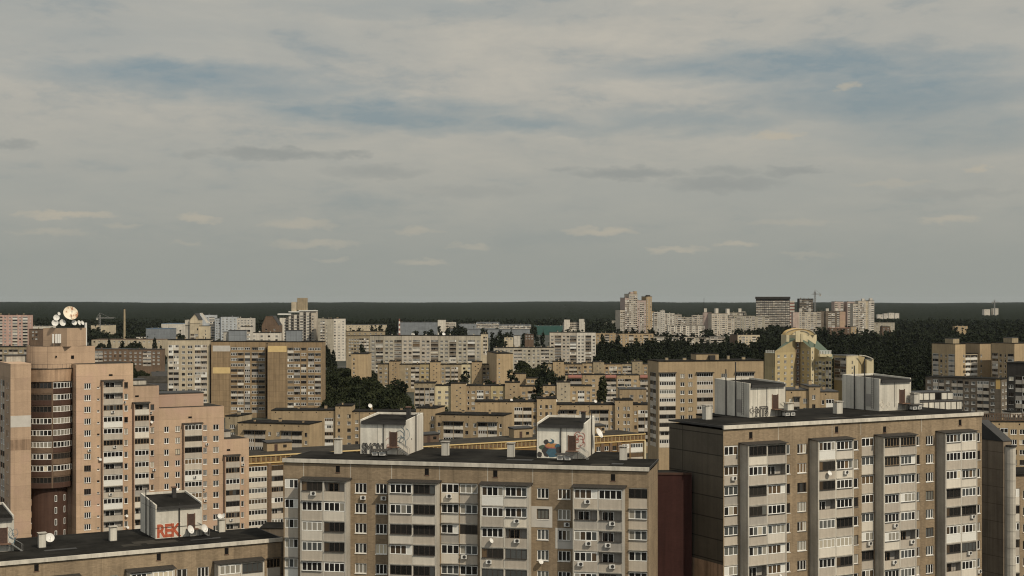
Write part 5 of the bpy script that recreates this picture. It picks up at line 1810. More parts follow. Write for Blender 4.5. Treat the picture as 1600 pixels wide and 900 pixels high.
# tall brick chimney, striped chimney
def chimney(px, d, top, bot, r, label, striped=False):
    x = (px - 800) * d / F
    z1 = EYE - (top - HY) * d / F
    o = link('factory_chimney', None, None, (x, d, 0))
    tag(o, label, 'chimney')
    m = MB()
    n = 8 if striped else 1
    for k in range(n):
        a, b_ = z1 * k / n, z1 * (k + 1) / n
        m.tube((0, 0, a), (0, 0, b_), r * (1 - .35 * k / n), r * (1 - .35 * (k + 1) / n), 12, ('graffiti_white', 'red_roof')[k % 2] if striped else 'orange_brick' if False else 'beige_dull')
    link('shaft', m.mesh('shaft'), o)
    m = MB()
    m.tube((0, 0, z1 + .002), (0, 0, z1 + 1.0), r * .78, r * .78, 12, 'soot')
    link('rim', m.mesh('rim'), o)
chimney(194.5, 1600, 483, 530, 1.5, "tall slender brick chimney rising over the pale workshop")
chimney(624, 2300, 498, 515, 1.7, "red and white striped chimney beside the grey shed", True)

def crane(px, d, top, h_jib, jl, cl, label, az=0):
    x = (px - 800) * d / F
    zt = EYE - (top - HY) * d / F
    o = link('tower_crane', None, None, (x, d, 0), math.radians(az))
    tag(o, label, 'crane', 'construction cranes on the skyline')
    r = .13 * d / 1500
    m = MB()
    for a, b_ in ((-1, -1), (1, -1), (1, 1), (-1, 1)):
        m.tube((a, b_, 0), (a, b_, zt), r * 1.6, r * 1.6, 4, 'grey_metal')
    k = 0
    while k < zt - 3:
        m.tube((-1, -1, k), (1, -1, k + 3), r, r, 4, 'grey_metal')
        m.tube((1, -1, k), (1, 1, k + 3), r, r, 4, 'grey_metal')
        k += 3
    link('mast', m.mesh('mast'), o)
    m = MB()
    zj = zt - 5
    for y in (-.7, .7):
        m.tube((-cl, y, zj), (jl, y, zj), r * 1.5, r * 1.5, 4, 'grey_metal')
    m.tube((-cl, 0, zj + 1.4), (jl, 0, zj + 1.2), r * 1.5, r * 1.5, 4, 'grey_metal')
    for k in range(int(-cl), int(jl), 4):
        m.tube((k, -.7, zj), (k + 2, 0, zj + 1.3), r, r, 4, 'grey_metal')
        m.tube((k + 2, 0, zj + 1.3), (k + 4, -.7, zj), r, r, 4, 'grey_metal')
    m.tube((0, 0, zj), (0, 0, zt + 3), r * 2, r * 1.5, 4, 'grey_metal')
    m.tube((0, 0, zt + 3), (jl * .7, 0, zj + 1.3), r, r, 4, 'grey_metal')
    m.tube((0, 0, zt + 3), (-cl * .9, 0, zj + 1.3), r, r, 4, 'grey_metal')
    link('jib', m.mesh('jib'), o)
    m = MB()
    m.box(-cl, -cl + 2.5, -.8, .8, zj - 2.5, zj - .2, 'concrete')
    link('counterweight', m.mesh('counterweight'), o)
crane(1273.5, 2350, 455.5, 0, 4.5, 10, "crane standing by the dark unfinished tower", 180)
crane(1554, 4200, 470, 0, 14, 8, "faint crane far off in the forest by white blocks", 0)
crane(156, 2100, 492, 0, 20, 5, "low crane beside the peach tower's dishes", 10)

# ================================================================== far factories
def hall(label, px0, px1, d, ty, wl, pat='b', nf=1, roof='slate', depth=40, vents=4, attic=1.5):
    return house('factory_hall', label, px0, d, 0, px1, ty, pat, wl, nf=nf, depth=depth, attic=attic, cat='factory hall', roof=roof, vents=vents)
hall("long cream factory with tall window bays behind the white-fronted tower", 538, 601, 2300, 507.5, 'cream', 't t t t t t t t t t t t', 2)
hall("plain grey shed right behind the striped chimney", 622, 684, 2500, 503.5, 'steel_grey')
house('office_block', "white office block at the grey shed's end", 683.5, 2400, 0, 712, 503, 'b D', 'white_panel', nf=4, attic=1.2, depth=20, cat='office block', vents=2)
house('office_block', "white stair tower joined to the white office block", 684, 2390, 0, 696, 499.5, 'b', 'white_panel', nf=2, depth=18, cat='office block', vents=0)
hall("grey-blue factory hall with stepped roof in mid view", 715, 745, 2500, 506, 'steel_grey')
hall("long grey-blue factory with ribbon windows in mid view", 744, 780, 2450, 503.5, 'steel_grey', 'D D D D D D', 3)
hall("lower grey-blue factory wing stretching to the green hall", 780, 830, 2400, 507, 'steel_grey', 'D D D D D D D D', 3)
hall("lowest grey-blue shed in front of the long factory", 700, 828, 2300, 514.5, 'steel_grey', 'b')
hall("wide hall under a teal green roof", 832, 882, 2500, 509.5, 'teal_sheet', 'b', roof='teal_sheet')
house('office_block', "white office block with open top storey beside the teal hall", 880, 2250, 0, 914, 503, 'D D D D', 'white_panel', nf=4, attic=.6, depth=16, cat='office block', vents=0)
house('office_block', "white corner tower over the white office block near the teal hall", 881.5, 2245, 0, 890.5, 499, 'b', 'white_panel', nf=1, depth=8, cat='office block', vents=0)
house('office_block', "second white corner tower over the office block near the teal hall", 905, 2245, 0, 913, 498, 'b', 'white_panel', nf=1, depth=8, cat='office block', vents=0)
hall("blue-grey warehouse with dark blue roof left of the gabled tower", 228, 266, 1650, 513, 'steel_grey', 'b', roof='blue_sheet', depth=30)
hall("white shed roofed in blue just behind the blue-grey warehouse", 252, 292, 1900, 505.5, 'white_panel', 'b', roof='blue_sheet')
hall("pale low shed between pink tower and peach tower", 42, 74, 2100, 509.5, 'white_panel')
hall("pale low shed with trees in front, beyond the tower dishes", 142, 170, 2200, 508, 'cream')
house('building', "white little block half hidden beside the grey factories", 803, 1500, 0, 813, 524, 'b', 'white_panel', nf=1, depth=8, cat='building', vents=0)
house('building', "low cream house before the grey factories", 788, 1400, 0, 802, 526.5, 'w w', 'cream', nf=1, depth=10, attic=.8, cat='building', vents=1)
house('building', "brown low flats among trees behind the cream house", 820, 1550, 0, 834, 522, 'w w w', 'brown_brick', nf=2, depth=10, attic=.8, cat='building', vents=1)
house('apartment_block', "cream end of a block just past the long grey slab", 751.5, 1080, 0, 762, 521.5, 'b D', 'cream', nf=5, depth=20, attic=2, vents=2)
house('apartment_block', "dull brown block partly hidden left of the long grey slab", 541, 1250, 0, 577, 524.5, 'b w w w w D D', 'beige_dull', nf=6, depth=12, attic=2.2, vents=4)
house('building', "blank peach gable with three small windows beside the dark trees", 549, 900, 0, 574.5, 552.5, 'N b b', 'beige_warm', nf=4, depth=24, attic=2.4, cat='building', vents=1)

# ================================================================== the towers behind the tan slabs
row("white and bluish panel block with notched roofline", 340, 1550, 0, [
    (336, 345, 497, 'w w', 'blue_white', 2), (345, 370, 494.5, 'w w w w', 'blue_white', 0), (370, 396, 496.5, 'w w w w w', 'white_panel', .3)], 11, attic=1.8)
row("bluish lower end of the panel block behind the gabled tower", 326, 1560, 0, [(318, 336, 491.5, 'b w D', 'blue_white', 0)], 10, attic=2.2)
def gable_tower():
    fr = Fr(296, 1150, 0)
    b = Bld('tower_block', "cream tower crowned by a tall pointed gable", fr, 'tower block', seed=3)
    x = [fr.lx(p) for p in (289, 297, 311, 324)]
    b.section(x[0], x[1], 1, 12, fr.z(508), [], 'concrete', 4)
    b.section(x[1] + .01, x[2], -1.2, 14, fr.z(505), patcols('D', x[1] + .3, x[2] - .3), 'cream', 3, attic=8.5, roof=None)
    b.section(x[2] + .01, x[3], 0, 12, fr.z(509), patcols('b N', x[2], x[3]), 'cream', 3, attic=3)
    m = MB()
    xm = (x[1] + x[2]) / 2 + .6
    a, c, t = fr.z(505), fr.z(499), fr.z(490)
    m.face([(x[1], -1.2, a - .02), (x[2], -1.2, a - .02), (x[2], -1.2, c), (xm, -1.2, t), (x[1], -1.2, c)], 'cream')
    m.face([(x[1], -1.2, a), (x[1], -1.2, c), (x[1], 12.8, c), (x[1], 12.8, a)], 'cream')
    m.face([(x[2], -1.2, a), (x[2], 12.8, a), (x[2], 12.8, c), (x[2], -1.2, c)], 'cream')
    b.part('gable', m)
    m = MB()
    for u, v in (((x[1] - .4, c - .3), (xm, t + .25)), ((xm, t + .25), (x[2] + .4, c - .3))):
        m.face([(u[0], -1.6, u[1]), (v[0], -1.6, v[1]), (v[0], 13, v[1]), (u[0], 13, u[1])], 'slate')
        m.face([(u[0], -1.6, u[1] - .5), (v[0], -1.6, v[1] - .5), (v[0], -1.6, v[1]), (u[0], -1.6, u[1])], 'slate')
    b.part('roof', m)
    m = MB()
    m.box(xm + 1.6, xm + 2.6, -1.26, -1.204, fr.z(516), fr.z(513), 'void')
    b.part('gable_window', m)
    m = MB()
    m.prism([(x[0] - .2, .6), (x[1], .6), (x[1], 13), (x[0] - .2, 13)], fr.z(508) + .01, [fr.z(500), fr.z(499), fr.z(499), fr.z(500)], 'concrete', 'slate')
    b.part('upper_wall', m)
    b.finish()
    fr = Fr(312, 1300, 0)
    b = Bld('tower_block', "grey-white steep-roofed neighbour peeking out behind the pointed gable", fr, 'tower block')
    m = MB()
    m.prism([(0, 0), (fr.lx(323), 0), (fr.lx(323), 12), (0, 12)], 0, [fr.z(489), fr.z(505), fr.z(505), fr.z(489)], 'blue_white', 'concrete')
    b.part('wall', m)
gable_tower()
row("tall black and white striped tower topped by a brown box", 437, 1420, 0, [
    (437, 451, 496, [('w', 444, 446.5), ('l', 447, 450.7, {'n': 1})], 'white_panel', .8), (451, 468, 491, [('w', 452, 455), ('t', 455, 459), ('w', 460, 464), ('t', 464, 467.5)], 'white_panel', .4),
    (468, 484, 486, [('w', 469, 473.5), ('t', 474, 478), ('w', 479, 483)], 'white_panel', 0), (484, 494, 486, [('w', 487, 490)], 'pale_panel', .4)], 16, attic=4)
f = Fr(437, 1420, 0)
b = [o for o in bpy.data.objects if o.get('label') == "tall black and white striped tower topped by a brown box"][0]
for p0, p1, t0 in ((446.8, 450.8, 497), (455.3, 459, 492), (464.3, 467.3, 492), (474.3, 478, 487.5), (483.3, 486, 489)):
    m = MB()
    m.box(f_ := Fr(437, 1420, 0).lx(p0), Fr(437, 1420, 0).lx(p1), -.25, .9, 0, Fr(437, 1420, 0).z(t0), 'soot')
    for k in range(16):
        m.box(Fr(437, 1420, 0).lx(p0) + .3, Fr(437, 1420, 0).lx(p1) - .3, -.32, -.26, Fr(437, 1420, 0).z(t0) - 1.2 - 2.8 * k, Fr(437, 1420, 0).z(t0) - .9 - 2.8 * k, 'white_panel')
    link('dark_bay', m.mesh('dark_bay'), b)
for i, (p0, p1, t0, t1, mt, ov) in enumerate(((455, 463, 472, 487, 'cream', 0), (464, 479, 465.5, 485, 'beige_dull', 0), (434, 455, 490, 492, 'white_siding', 0), (451, 468, 486.5, 488, 'white_siding', 0), (467, 494.5, 484.8, 486.2, 'white_siding', 0))):
    m = MB()
    m.box(f.lx(p0), f.lx(p1), 1.5 if i < 2 else -.9, 8 if i < 2 else 11, f.z(t1), f.z(t0), mt)
    o = link('machine_room' if i < 2 else 'roof_slab', m.mesh('machine_room'), b)
house('tower_block', "grey and white tower with blank side between striped tower and factory", 513, 1414, 24, 540, 497.5, 'w w w w', 'white_panel', nf=17, depth=14, attic=2, side='grey_panel', vents=3)
row("grey narrow-windowed side wing of the grey and white tower", 497, 1400, 0, [(497, 508, 497, 'b D', 'grey_panel', 0), (508, 519, 498, 'N b', 'grey_panel', .3)], 15, attic=2.5)
house('brick_hall', "brown brick hall with arched dark roof behind the tan towers", 409, 1350, 0, 436, 508, 'w w', 'brown_brick', nf=2, depth=20, attic=3, cat='hall', roof=None, vents=0, fin=False)
f = Fr(409, 1350, 0)
b = [o for o in bpy.data.objects if o.get('label') == "brown brick hall with arched dark roof behind the tan towers"][0]
m = MB()
L = f.lx(436)
z0 = f.z(508) - .31
for q in ((0, 4, 0, 9), (4, L - 6, 9, 9), (L - 6, L, 9, 0)):
    m.face([(q[0], -.3, z0 + q[2]), (q[1], -.3, z0 + q[3]), (q[1], 20, z0 + q[3]), (q[0], 20, z0 + q[2])], 'slate')
m.face([(0, -.02, z0), (L, -.02, z0), (L - 6, -.02, z0 + 8.9), (4, -.02, z0 + 8.9)], 'brown_brick')
link('roof', m.mesh('roof'), b)
row("low white block with square openings behind the tan towers", 393, 1050, 0, [(393, 436, 519.5, 'w b w b w b w', 'white_panel', 0)], 3, attic=1.6)
house('building', "dark-topped white stair block behind the banded tan tower", 376, 1000, 0, 392, 510, 'b D', 'white_panel', nf=4, depth=8, attic=2.2, cat='building', vents=2)
house('building', "dull low block under the cream factory", 541, 1500, 0, 600, 517.5, 'w w w w w w w', 'beige_dull', nf=1, depth=14, attic=1.5, cat='building', vents=3)

# ================================================================== the right-hand skyline
row("tallest stepped pinkish tower breaking the horizon in the view's middle", 969, 2050, 14, [
    (969, 976.5, 484, 'L L', 'pale_panel', 1.2), (976.5, 983, 465, 'L L', 'pink', .6), (983, 996, 459, 'L w N L L', 'pale_panel', 0), (996, 1010, 469, 'w L L w', 'pink', .7), (1010, 1018.5, 463, 'w b w', 'beige_warm', 0), (1018.5, 1022.5, 486, 'L', 'beige_warm', .6)], 20, attic=3, depth=22)
f = Fr(969, 2050, 14)
b = [o for o in bpy.data.objects if o.get('label', '').startswith("tallest stepped pinkish")][0]
for p0, p1, t, mt in ((985, 990, 456, 'pink'), (991, 995, 455, 'beige_warm'), (1011, 1016, 461, 'soot'), (979, 982, 463, 'pink')):
    m = MB()
    m.box(f.lx(p0, 6), f.lx(p1, 6), 6, 12, f.z(470), f.z(t, f.lx(p0)), mt)
    link('machine_room', m.mesh('machine_room'), b)
row("white stepped panel block beside the tallest pinkish tower", 1022, 1950, 0, [(1022, 1032, 487, 'L w', 'white_panel', .5), (1032, 1039, 484.5, 'w w', 'white_panel', 0), (1039, 1054, 489, 'L w L w', 'white_panel', .4), (1054, 1065, 491, 'w L', 'pale_panel', 0)], 11, attic=1.8)
row("long low white block behind dark trees on the skyline", 1044, 1850, 0, [(1044, 1072, 508, 'w L w L w L', 'white_panel', 0), (1072, 1101, 508.5, 'w L w L w L', 'white_panel', .3)], 6, attic=1)
row("grey shaded panel block behind the long low white block", 1063, 2100, 0, [(1063, 1082, 495, 'L L w L', 'grey_panel', 0), (1082, 1101, 492, 'D w D', 'pale_panel', .5)], 9, attic=1.5)
def roofboxes(lb, fr, items, mt='white_panel'):
    b = [o for o in bpy.data.objects if o.get('label') == lb][0]
    for p0, p1, t, zb in items:
        m = MB()
        m.box(fr.lx(p0, 3), fr.lx(p1, 3), 3, 7, fr.z(zb), fr.z(t, 0, 3), mt)
        link('machine_room', m.mesh('machine_room'), b)
row("cream-fronted panel block with pinkish blank side and white roof boxes", 1112, 1900, 20, [(1112, 1137, 489.5, 'w L w w L w', 'pale_panel', 0), (1137, 1147.5, 497, 'L w', 'pale_panel', .4)], 13, attic=1.5, depth=26, )
roofboxes("cream-fronted panel block with pinkish blank side and white roof boxes", Fr(1112, 1900, 20), ((1118, 1122.5, 482, 492), (1135.5, 1140, 482.5, 492)))
house('apartment_block', "pinkish grey narrow block before the cream-fronted panel block", 1099, 1910, -4, 1112, 488, 'b b', 'pink', nf=2, depth=16, vents=0)
roofboxes("pinkish grey narrow block before the cream-fronted panel block", Fr(1099, 1910, -4), ((1100, 1104.5, 482, 489),))
row("grey hazy slab beyond the cream-fronted panel block", 1147, 2150, 0, [(1139, 1166, 488, 'L w w L w', 'grey_panel', 3), (1147, 1180, 493, 'w L w w L w L', 'grey_panel', 0), (1180, 1202, 494, 'b L b L', 'grey_panel', .5)], 11, attic=1.5)
roofboxes("grey hazy slab beyond the cream-fronted panel block", Fr(1147, 2150, 0), ((1154, 1158.5, 482, 494), (1158, 1165, 487, 494)))
row("pale five-storey block with blank gable at the tallest tower's foot", 967, 1480, 12, [(967, 1021, 521, 'w w L w w L w', 'beige_warm', 0)], 5, attic=1.6)
house('apartment_block', "cream five-storey block with brown blank gable among skyline trees", 1152.5, 1500, 10, 1187, 523, 'w L w w L w', 'cream', nf=5, attic=1.8, depth=26, side='brown_brick', vents=4)
row("dim grey-white flats half buried in trees", 1015, 1560, 0, [(1013, 1040, 525.5, 'D w D w', 'grey_panel', 0), (1040, 1060, 526.5, 'w D w', 'grey_panel', 1), (1060, 1085, 526, 'D w w D', 'pale_panel', 0), (1085, 1110, 527, 'w D w', 'grey_panel', 1), (1110, 1133, 525.5, 'D D', 'white_panel', 0)], 5, attic=.9)
house('apartment_block', "low cream flats with red roof bits left of the pale five-storey block", 931, 1500, 0, 966, 520, 'w w L w w', 'beige_warm', nf=4, attic=1.6, vents=3)
for px, w, lb in ((943, 6, "small grey-white cabin tower in the forest edge, shorter"), (956, 7, "small grey-white cabin tower in the forest edge, taller")):
    house('building', lb, px, 2700, 0, px + w, 503 if px == 943 else 500.5, 'w', 'grey_panel', nf=3, depth=10, attic=.8, cat='building', vents=0)
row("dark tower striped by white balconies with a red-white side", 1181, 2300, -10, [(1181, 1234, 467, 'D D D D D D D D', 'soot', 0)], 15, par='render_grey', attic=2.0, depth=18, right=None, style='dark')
f = Fr(1181, 2300, -10)
b = [o for o in bpy.data.objects if o.get('label', '').startswith("dark tower striped")][0]
m = MB()
x1 = f.lx(1234)
zt = f.z(467)
m.box(-1, x1 + 1, -1, 19, zt + .01, zt + 3.5, 'soot')
link('upper_storey', m.mesh('upper_storey'), b)
for k in range(9):
    z = zt - 3 - k * 5.2
    m = MB()
    m.box(x1 + .02, x1 + 7.5, 0, 14, z - 2.8, z, 'white_panel')
    m.box(x1 + .02, x1 + 7.3, .3, 13.5, z - 5.19, z - 2.81, 'red_roof')
    link('side_balcony', m.mesh('side_balcony'), b)
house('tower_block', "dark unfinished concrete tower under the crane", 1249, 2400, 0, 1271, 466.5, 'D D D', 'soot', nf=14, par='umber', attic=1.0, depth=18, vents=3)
row("beige panel block with twin white roof boxes below the unfinished tower", 1239, 2000, 0, [(1239, 1248, 487.5, 'b', 'pink', 0), (1248, 1276, 487, 'w L w w L w', 'pale_panel', .4), (1276, 1283, 487, 'L', 'pale_panel', 0)], 9, attic=1.2)
roofboxes("beige panel block with twin white roof boxes below the unfinished tower", Fr(1239, 2000, 0), ((1249, 1253.5, 482, 490), (1263, 1267.5, 482, 490)))
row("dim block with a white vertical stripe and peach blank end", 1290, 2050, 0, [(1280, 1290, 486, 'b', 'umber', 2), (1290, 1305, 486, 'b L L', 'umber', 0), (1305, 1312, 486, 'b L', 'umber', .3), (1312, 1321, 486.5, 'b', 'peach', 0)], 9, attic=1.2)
roofboxes("dim block with a white vertical stripe and peach blank end", Fr(1290, 2050, 0), ((1291, 1295, 482, 487), (1305.5, 1310, 482, 487)))
house('tower_block', "brownish tower with sunlit edge behind the dim striped block", 1304, 2300, 8, 1318, 471, 'L w L', 'pink', nf=16, depth=14, attic=3, vents=1)
house('tower_block', "narrow brownish tower between two paler towers on the skyline", 1324, 2300, 8, 1336, 471, 'L L', 'pink', nf=16, depth=14, attic=3, vents=1)
row("tall whitish tower with stepped roof at the skyline's sunny end", 1333, 1900, 6, [(1333, 1341, 474, 'L L', 'pale_panel', .5), (1341, 1353, 470, 'w L L w', 'pale_panel', 0), (1353, 1357, 470, 'N', 'cream', .5), (1357, 1366, 469.5, 'w L', 'white_panel', 0)], 19, attic=3)
roofboxes("tall whitish tower with stepped roof at the skyline's sunny end", Fr(1333, 1900, 6), ((1347, 1351, 466.5, 471), (1359, 1363.5, 466, 471)))
house('building', "pale low hall at the foot of the tall whitish tower", 1366, 1950, 0, 1398, 503.5, 'w w w w', 'grey_panel', nf=2, depth=16, attic=1, cat='building', vents=2)
house('building', "small brown house before the pale low hall", 1378, 1800, 0, 1391, 510, 'w w', 'brown_brick', nf=2, depth=10, attic=1.5, cat='building', vents=0)
house('building', "reddish low roofs under the dim striped block", 1296, 1800, 0, 1330, 512, 'w w w w', 'brown_brick', nf=2, depth=12, attic=1, cat='building', roof='red_roof', vents=2)
house('building', "narrow peach block at the whitish tower's foot", 1330, 1780, 0, 1338, 510, 'w', 'beige_warm', nf=3, depth=8, attic=1, cat='building', vents=0)
house('building', "pale ruin-like house lost in the far wood", 1492, 1950, 0, 1512, 509, 'w w w', 'beige_warm', nf=2, depth=10, attic=1, cat='building', vents=2)
for k, (px, w, ty) in enumerate(((1371, 9, 491), (1381, 7, 489.5), (1389, 8, 488.5), (1398, 7, 489))):
    house('building', ("far white house in the forest, first from the whitish tower", "far white house in the forest, second from the whitish tower", "far white house in the forest, third from the whitish tower", "far white house in the forest, last from the whitish tower")[k],
          px, 3300 + k * 60, 0, px + w, ty, 'w w', 'white_panel', nf=2, depth=14, attic=1, cat='building', group='white houses in the far forest', vents=0)
house('building', "white long block beside the faint far crane", 1538, 4300, 0, 1547, 483, 'w w', 'white_panel', nf=2, depth=20, cat='building', vents=0)
house('building', "white square block under the faint far crane", 1552, 4300, 0, 1560, 481.5, 'w w', 'white_panel', nf=2, depth=20, cat='building', vents=0)
antenna(Vector(((1100 - 800) * 900 / F, 900, 0)), 62, "tall thin mast standing in the dark wood", .16, 3, 'masts in the wood')
# ================================================================== trees
def crown_mesh(kind, n, seed, leaf=0.62):
    r = np.random.default_rng(seed)
    if kind == 'round':
        lobes = [(0, 0, 7.6, 3.4, 3.3)] + [(2.6 * math.cos(a), 2.6 * math.sin(a), r.uniform(4.8, 8.6), r.uniform(1.7, 2.7), r.uniform(1.5, 2.5)) for a in r.uniform(0, 6.28, 7)]
    elif kind == 'tall':
        lobes = [(r.normal(0, .5), r.normal(0, .5), z, 1.15 + .7 * math.sin((z - 2) / 13 * 3.0), 1.8) for z in np.linspace(2.5, 14.5, 9)]
    else:
        lobes = [(0, 0, z, 3.0 * (1 - (z - 2) / 14.5), 1.1) for z in np.linspace(2.5, 15, 11)]
    v, f = [], []
    w = np.array([l[3] ** 2 * l[4] for l in lobes]) ** .8
    pick = r.choice(len(lobes), n, p=w / w.sum())
    for k in pick:
        x, y, z, rx, rz = lobes[k]
        d = r.normal(size=3)
        d /= np.linalg.norm(d)
        q = r.uniform(.45, 1.08) ** .6
        c = np.array((x, y, z)) + d * (rx, rx, rz) * q
        a = r.normal(size=3)
        a = a + d * .9
        a /= np.linalg.norm(a)
        t = np.cross(a, r.normal(size=3))
        t /= np.linalg.norm(t)
        b = np.cross(a, t)
        s = leaf * r.uniform(.45, 1.0)
        i = len(v)
        v += [tuple(c + t * s), tuple(c + b * s * .7), tuple(c - t * s), tuple(c - b * s * .7)]
        f.append((i, i + 1, i + 2, i + 3))
    return v, f

TREE = []
def tree_protos():
    for i, (kind, n) in enumerate((('round', 1900), ('round', 1700), ('round', 1800), ('tall', 1300), ('pine', 1200))):
        v, f = crown_mesh(kind, n, 40 + i)
        me = bpy.data.meshes.new('crown')
        me.from_pydata(v, [], f)
        me.materials.append(MATS['leaf_pine' if kind == 'pine' else 'leaf'])
        t = MB()
        top = 7.5 if kind == 'round' else 13.5
        t.tube((0, 0, 0), (.1, 0, top * .45), .3, .2, 7, 'bark')
        t.tube((.1, 0, top * .45), (0, .1, top), .2, .06, 6, 'bark')
        if kind == 'round':
            for k in range(5):
                a = 1.26 * k
                t.tube((.08, 0, top * .4 + .3 * k), (2.2 * math.cos(a), 2.2 * math.sin(a), top * .75 + .3 * k), .11, .04, 5, 'bark')
        TREE.append((me, t.mesh('trunk')))
tree_protos()

def tree(x, y, s, k, label, group, name='tree', sz=None, z=0.0):
    o = link(name, None, None, (x, y, z), rnd.uniform(0, 6.28), (s, s, sz or s * rnd.uniform(.88, 1.15)))
    tag(o, label, 'tree', group)
    link('trunk', TREE[k][1], o)
    link('crown', TREE[k][0], o)

def blocked(px, d, m=8):
    for a, b, c, e in FOOT:
        if a - 1.5 * 700 / d < px < b + 1.5 * 700 / d and c - m < d < e + m:
            return True
    return False

def clump(px0, px1, d0, d1, n, label, group, kinds=(0, 1, 2), s=(.85, 1.25), hcap=None):
    got, tries = 0, 0
    while got < n and tries < n * 30:
        tries += 1
        px, d = rnd.uniform(px0, px1), math.sqrt(rnd.uniform(d0 * d0, d1 * d1))
        if blocked(px, d, 5):
            continue
        tree((px - 800) * d / F, d, rnd.uniform(*s), rnd.choice(kinds), label, group)
        got += 1

clump(504, 560, 745, 860, 17, "dark leafy tree in the grove right of the tan slab towers", "trees in the grove by the tan slab towers", s=(1.0, 1.5))
clump(515, 622, 640, 735, 30, "dark leafy tree in the big grove before the yellowish stair-tower row", "trees in the big grove by the brick row", s=(1.0, 1.45))
clump(505, 580, 860, 1000, 26, "dark leafy tree behind the grove, before the grey and white tower", "trees before the grey and white tower", s=(1.0, 1.4))
clump(556, 590, 780, 880, 10, "dark leafy tree close under the blank peach gable", "trees under the blank peach gable", s=(.9, 1.3))
clump(622, 646, 640, 720, 7, "dark leafy tree left of the all-glazed loggia bays", "trees left of the loggia bays", s=(.9, 1.2))
clump(803, 846, 930, 1090, 14, "dark leafy tree between the blank end wall and the brown-sided brick row", "trees by the blank end wall", s=(1.0, 1.4))
clump(755, 765, 840, 870, 2, "small dark tree before the blank end wall's foot", "small trees by the blank end wall", s=(.7, .9))
clump(150, 250, 1010, 1060, 12, "dark tree in front of the brown brick block near the chimney", "trees before the brown brick block", s=(.7, 1.05))
clump(142, 225, 1800, 2080, 24, "dark tree beyond the chimney and workshops", "trees beyond the workshops", s=(1.0, 1.4))
tree((208 - 800) * 940 / F, 940, 1.25, 3, "tall dark columnar tree by the brown brick block", None, 'poplar')
tree((941 - 800) * 700 / F, 700, 1.25, 3, "tall dark poplar in front of the red-roofed balconies", None, 'poplar', 1.42)
tree((941 - 800) * 425 / F, 470, 1.0, 0, "round leafy tree behind the sunlit side of the mural lift room", None, sz=1.35)
tree((946 - 800) * 425 / F, 474, .9, 1, "smaller round leafy tree against the brick tower behind the mural", None, sz=1.2)
tree((696 - 800) * 600 / F, 600, .8, 3, "small spiky dark tree left of the pair above the brick roof", None, sz=.95)
tree((713 - 800) * 605 / F, 605, .75, 2, "small round dark tree right of the pair above the brick roof", None, sz=1.0)
tree((983 - 800) * 600 / F, 600, .8, 1, "small leafy tree before the small flat-roofed brick block", None, sz=1.1)
clump(243, 252, 690, 720, 2, "dark tree squeezed against the pale slab tower's side", "trees by the pale slab tower", s=(1.2, 1.5))
# wood behind the rooftops: the trees along its near edge
clump(930, 1195, 1010, 1090, 42, "dark tree on the near edge of the wood behind the beige tower", "trees on the wood's edge behind the beige tower", kinds=(0, 1, 2, 2, 4), s=(1.05, 1.5))
clump(1366, 1450, 640, 760, 30, "dark tree on the near edge of the wood beside the cream stepped block", "trees on the wood's edge by the cream block", kinds=(0, 1, 2, 4), s=(1.1, 1.5))
clump(1040, 1195, 1480, 1540, 16, "dark tree among the dim half-buried flats", "trees among the dim flats", kinds=(0, 1, 4), s=(.8, 1.15))
clump(1022, 1100, 1750, 1830, 12, "dark tree before the long low white skyline block", "trees before the white skyline block", kinds=(0, 1, 4), s=(1.0, 1.5))

# ================================================================== the woods: one mass past counting
def wood_mesh(pts, sizes, seed, nq, kinds, leaf):
    r = np.random.default_rng(seed)
    T = []
    for k, kd in enumerate(kinds):
        v, f = crown_mesh(kd, nq, 900 + k, leaf)
        T.append(np.array(v, dtype=np.float32))
    V = []
    which = r.integers(0, len(T), len(pts))
    for i, (x, y, z) in enumerate(pts):
        v = T[which[i]]
        a = r.uniform(0, 6.28)
        c, s_ = math.cos(a), math.sin(a)
        k = sizes[i]
        q = np.empty_like(v)
        q[:, 0] = (v[:, 0] * c - v[:, 1] * s_) * k + x
        q[:, 1] = (v[:, 0] * s_ + v[:, 1] * c) * k + y
        q[:, 2] = v[:, 2] * k * r.uniform(.85, 1.15) + z
        V.append(q)
    V = np.concatenate(V)
    nf = len(V) // 4
    me = bpy.data.meshes.new('forest')
    me.vertices.add(len(V))
    me.vertices.foreach_set('co', V.ravel())
    me.loops.add(nf * 4)
    me.loops.foreach_set('vertex_index', np.arange(nf * 4, dtype=np.int32))
    me.polygons.add(nf)
    me.polygons.foreach_set('loop_start', np.arange(0, nf * 4, 4, dtype=np.int32))
    me.update()
    me.validate()
    return me

def terrain(d):
    """the land climbs a little far out"""
    t = max(0.0, min(1.0, (d - 4500) / 9000))
    return 25.0 * t * t * (3 - 2 * t)

def density(px, d):
    if px > 1196:
        lo = 735 if px > 1366 else 800
        if px > 1440:
            lo = 850
        return 1.0 if d > lo else 0.0
    if px > 925:
        return (1.0 if d < 1440 else .55 if d < 2300 else 1.0) if d > 1060 else 0.0
    n = math.sin(px * .043 + d * .0037) + math.sin(px * .019 - d * .0061 + 2) + math.sin(px * .11 + d * .002)
    if d > 2650:
        return 1.0
    if 590 < px < 925:
        return .35 if n > 1.3 else .02
    return (.75 if n > .75 else .05) if d > 1180 else 0.0

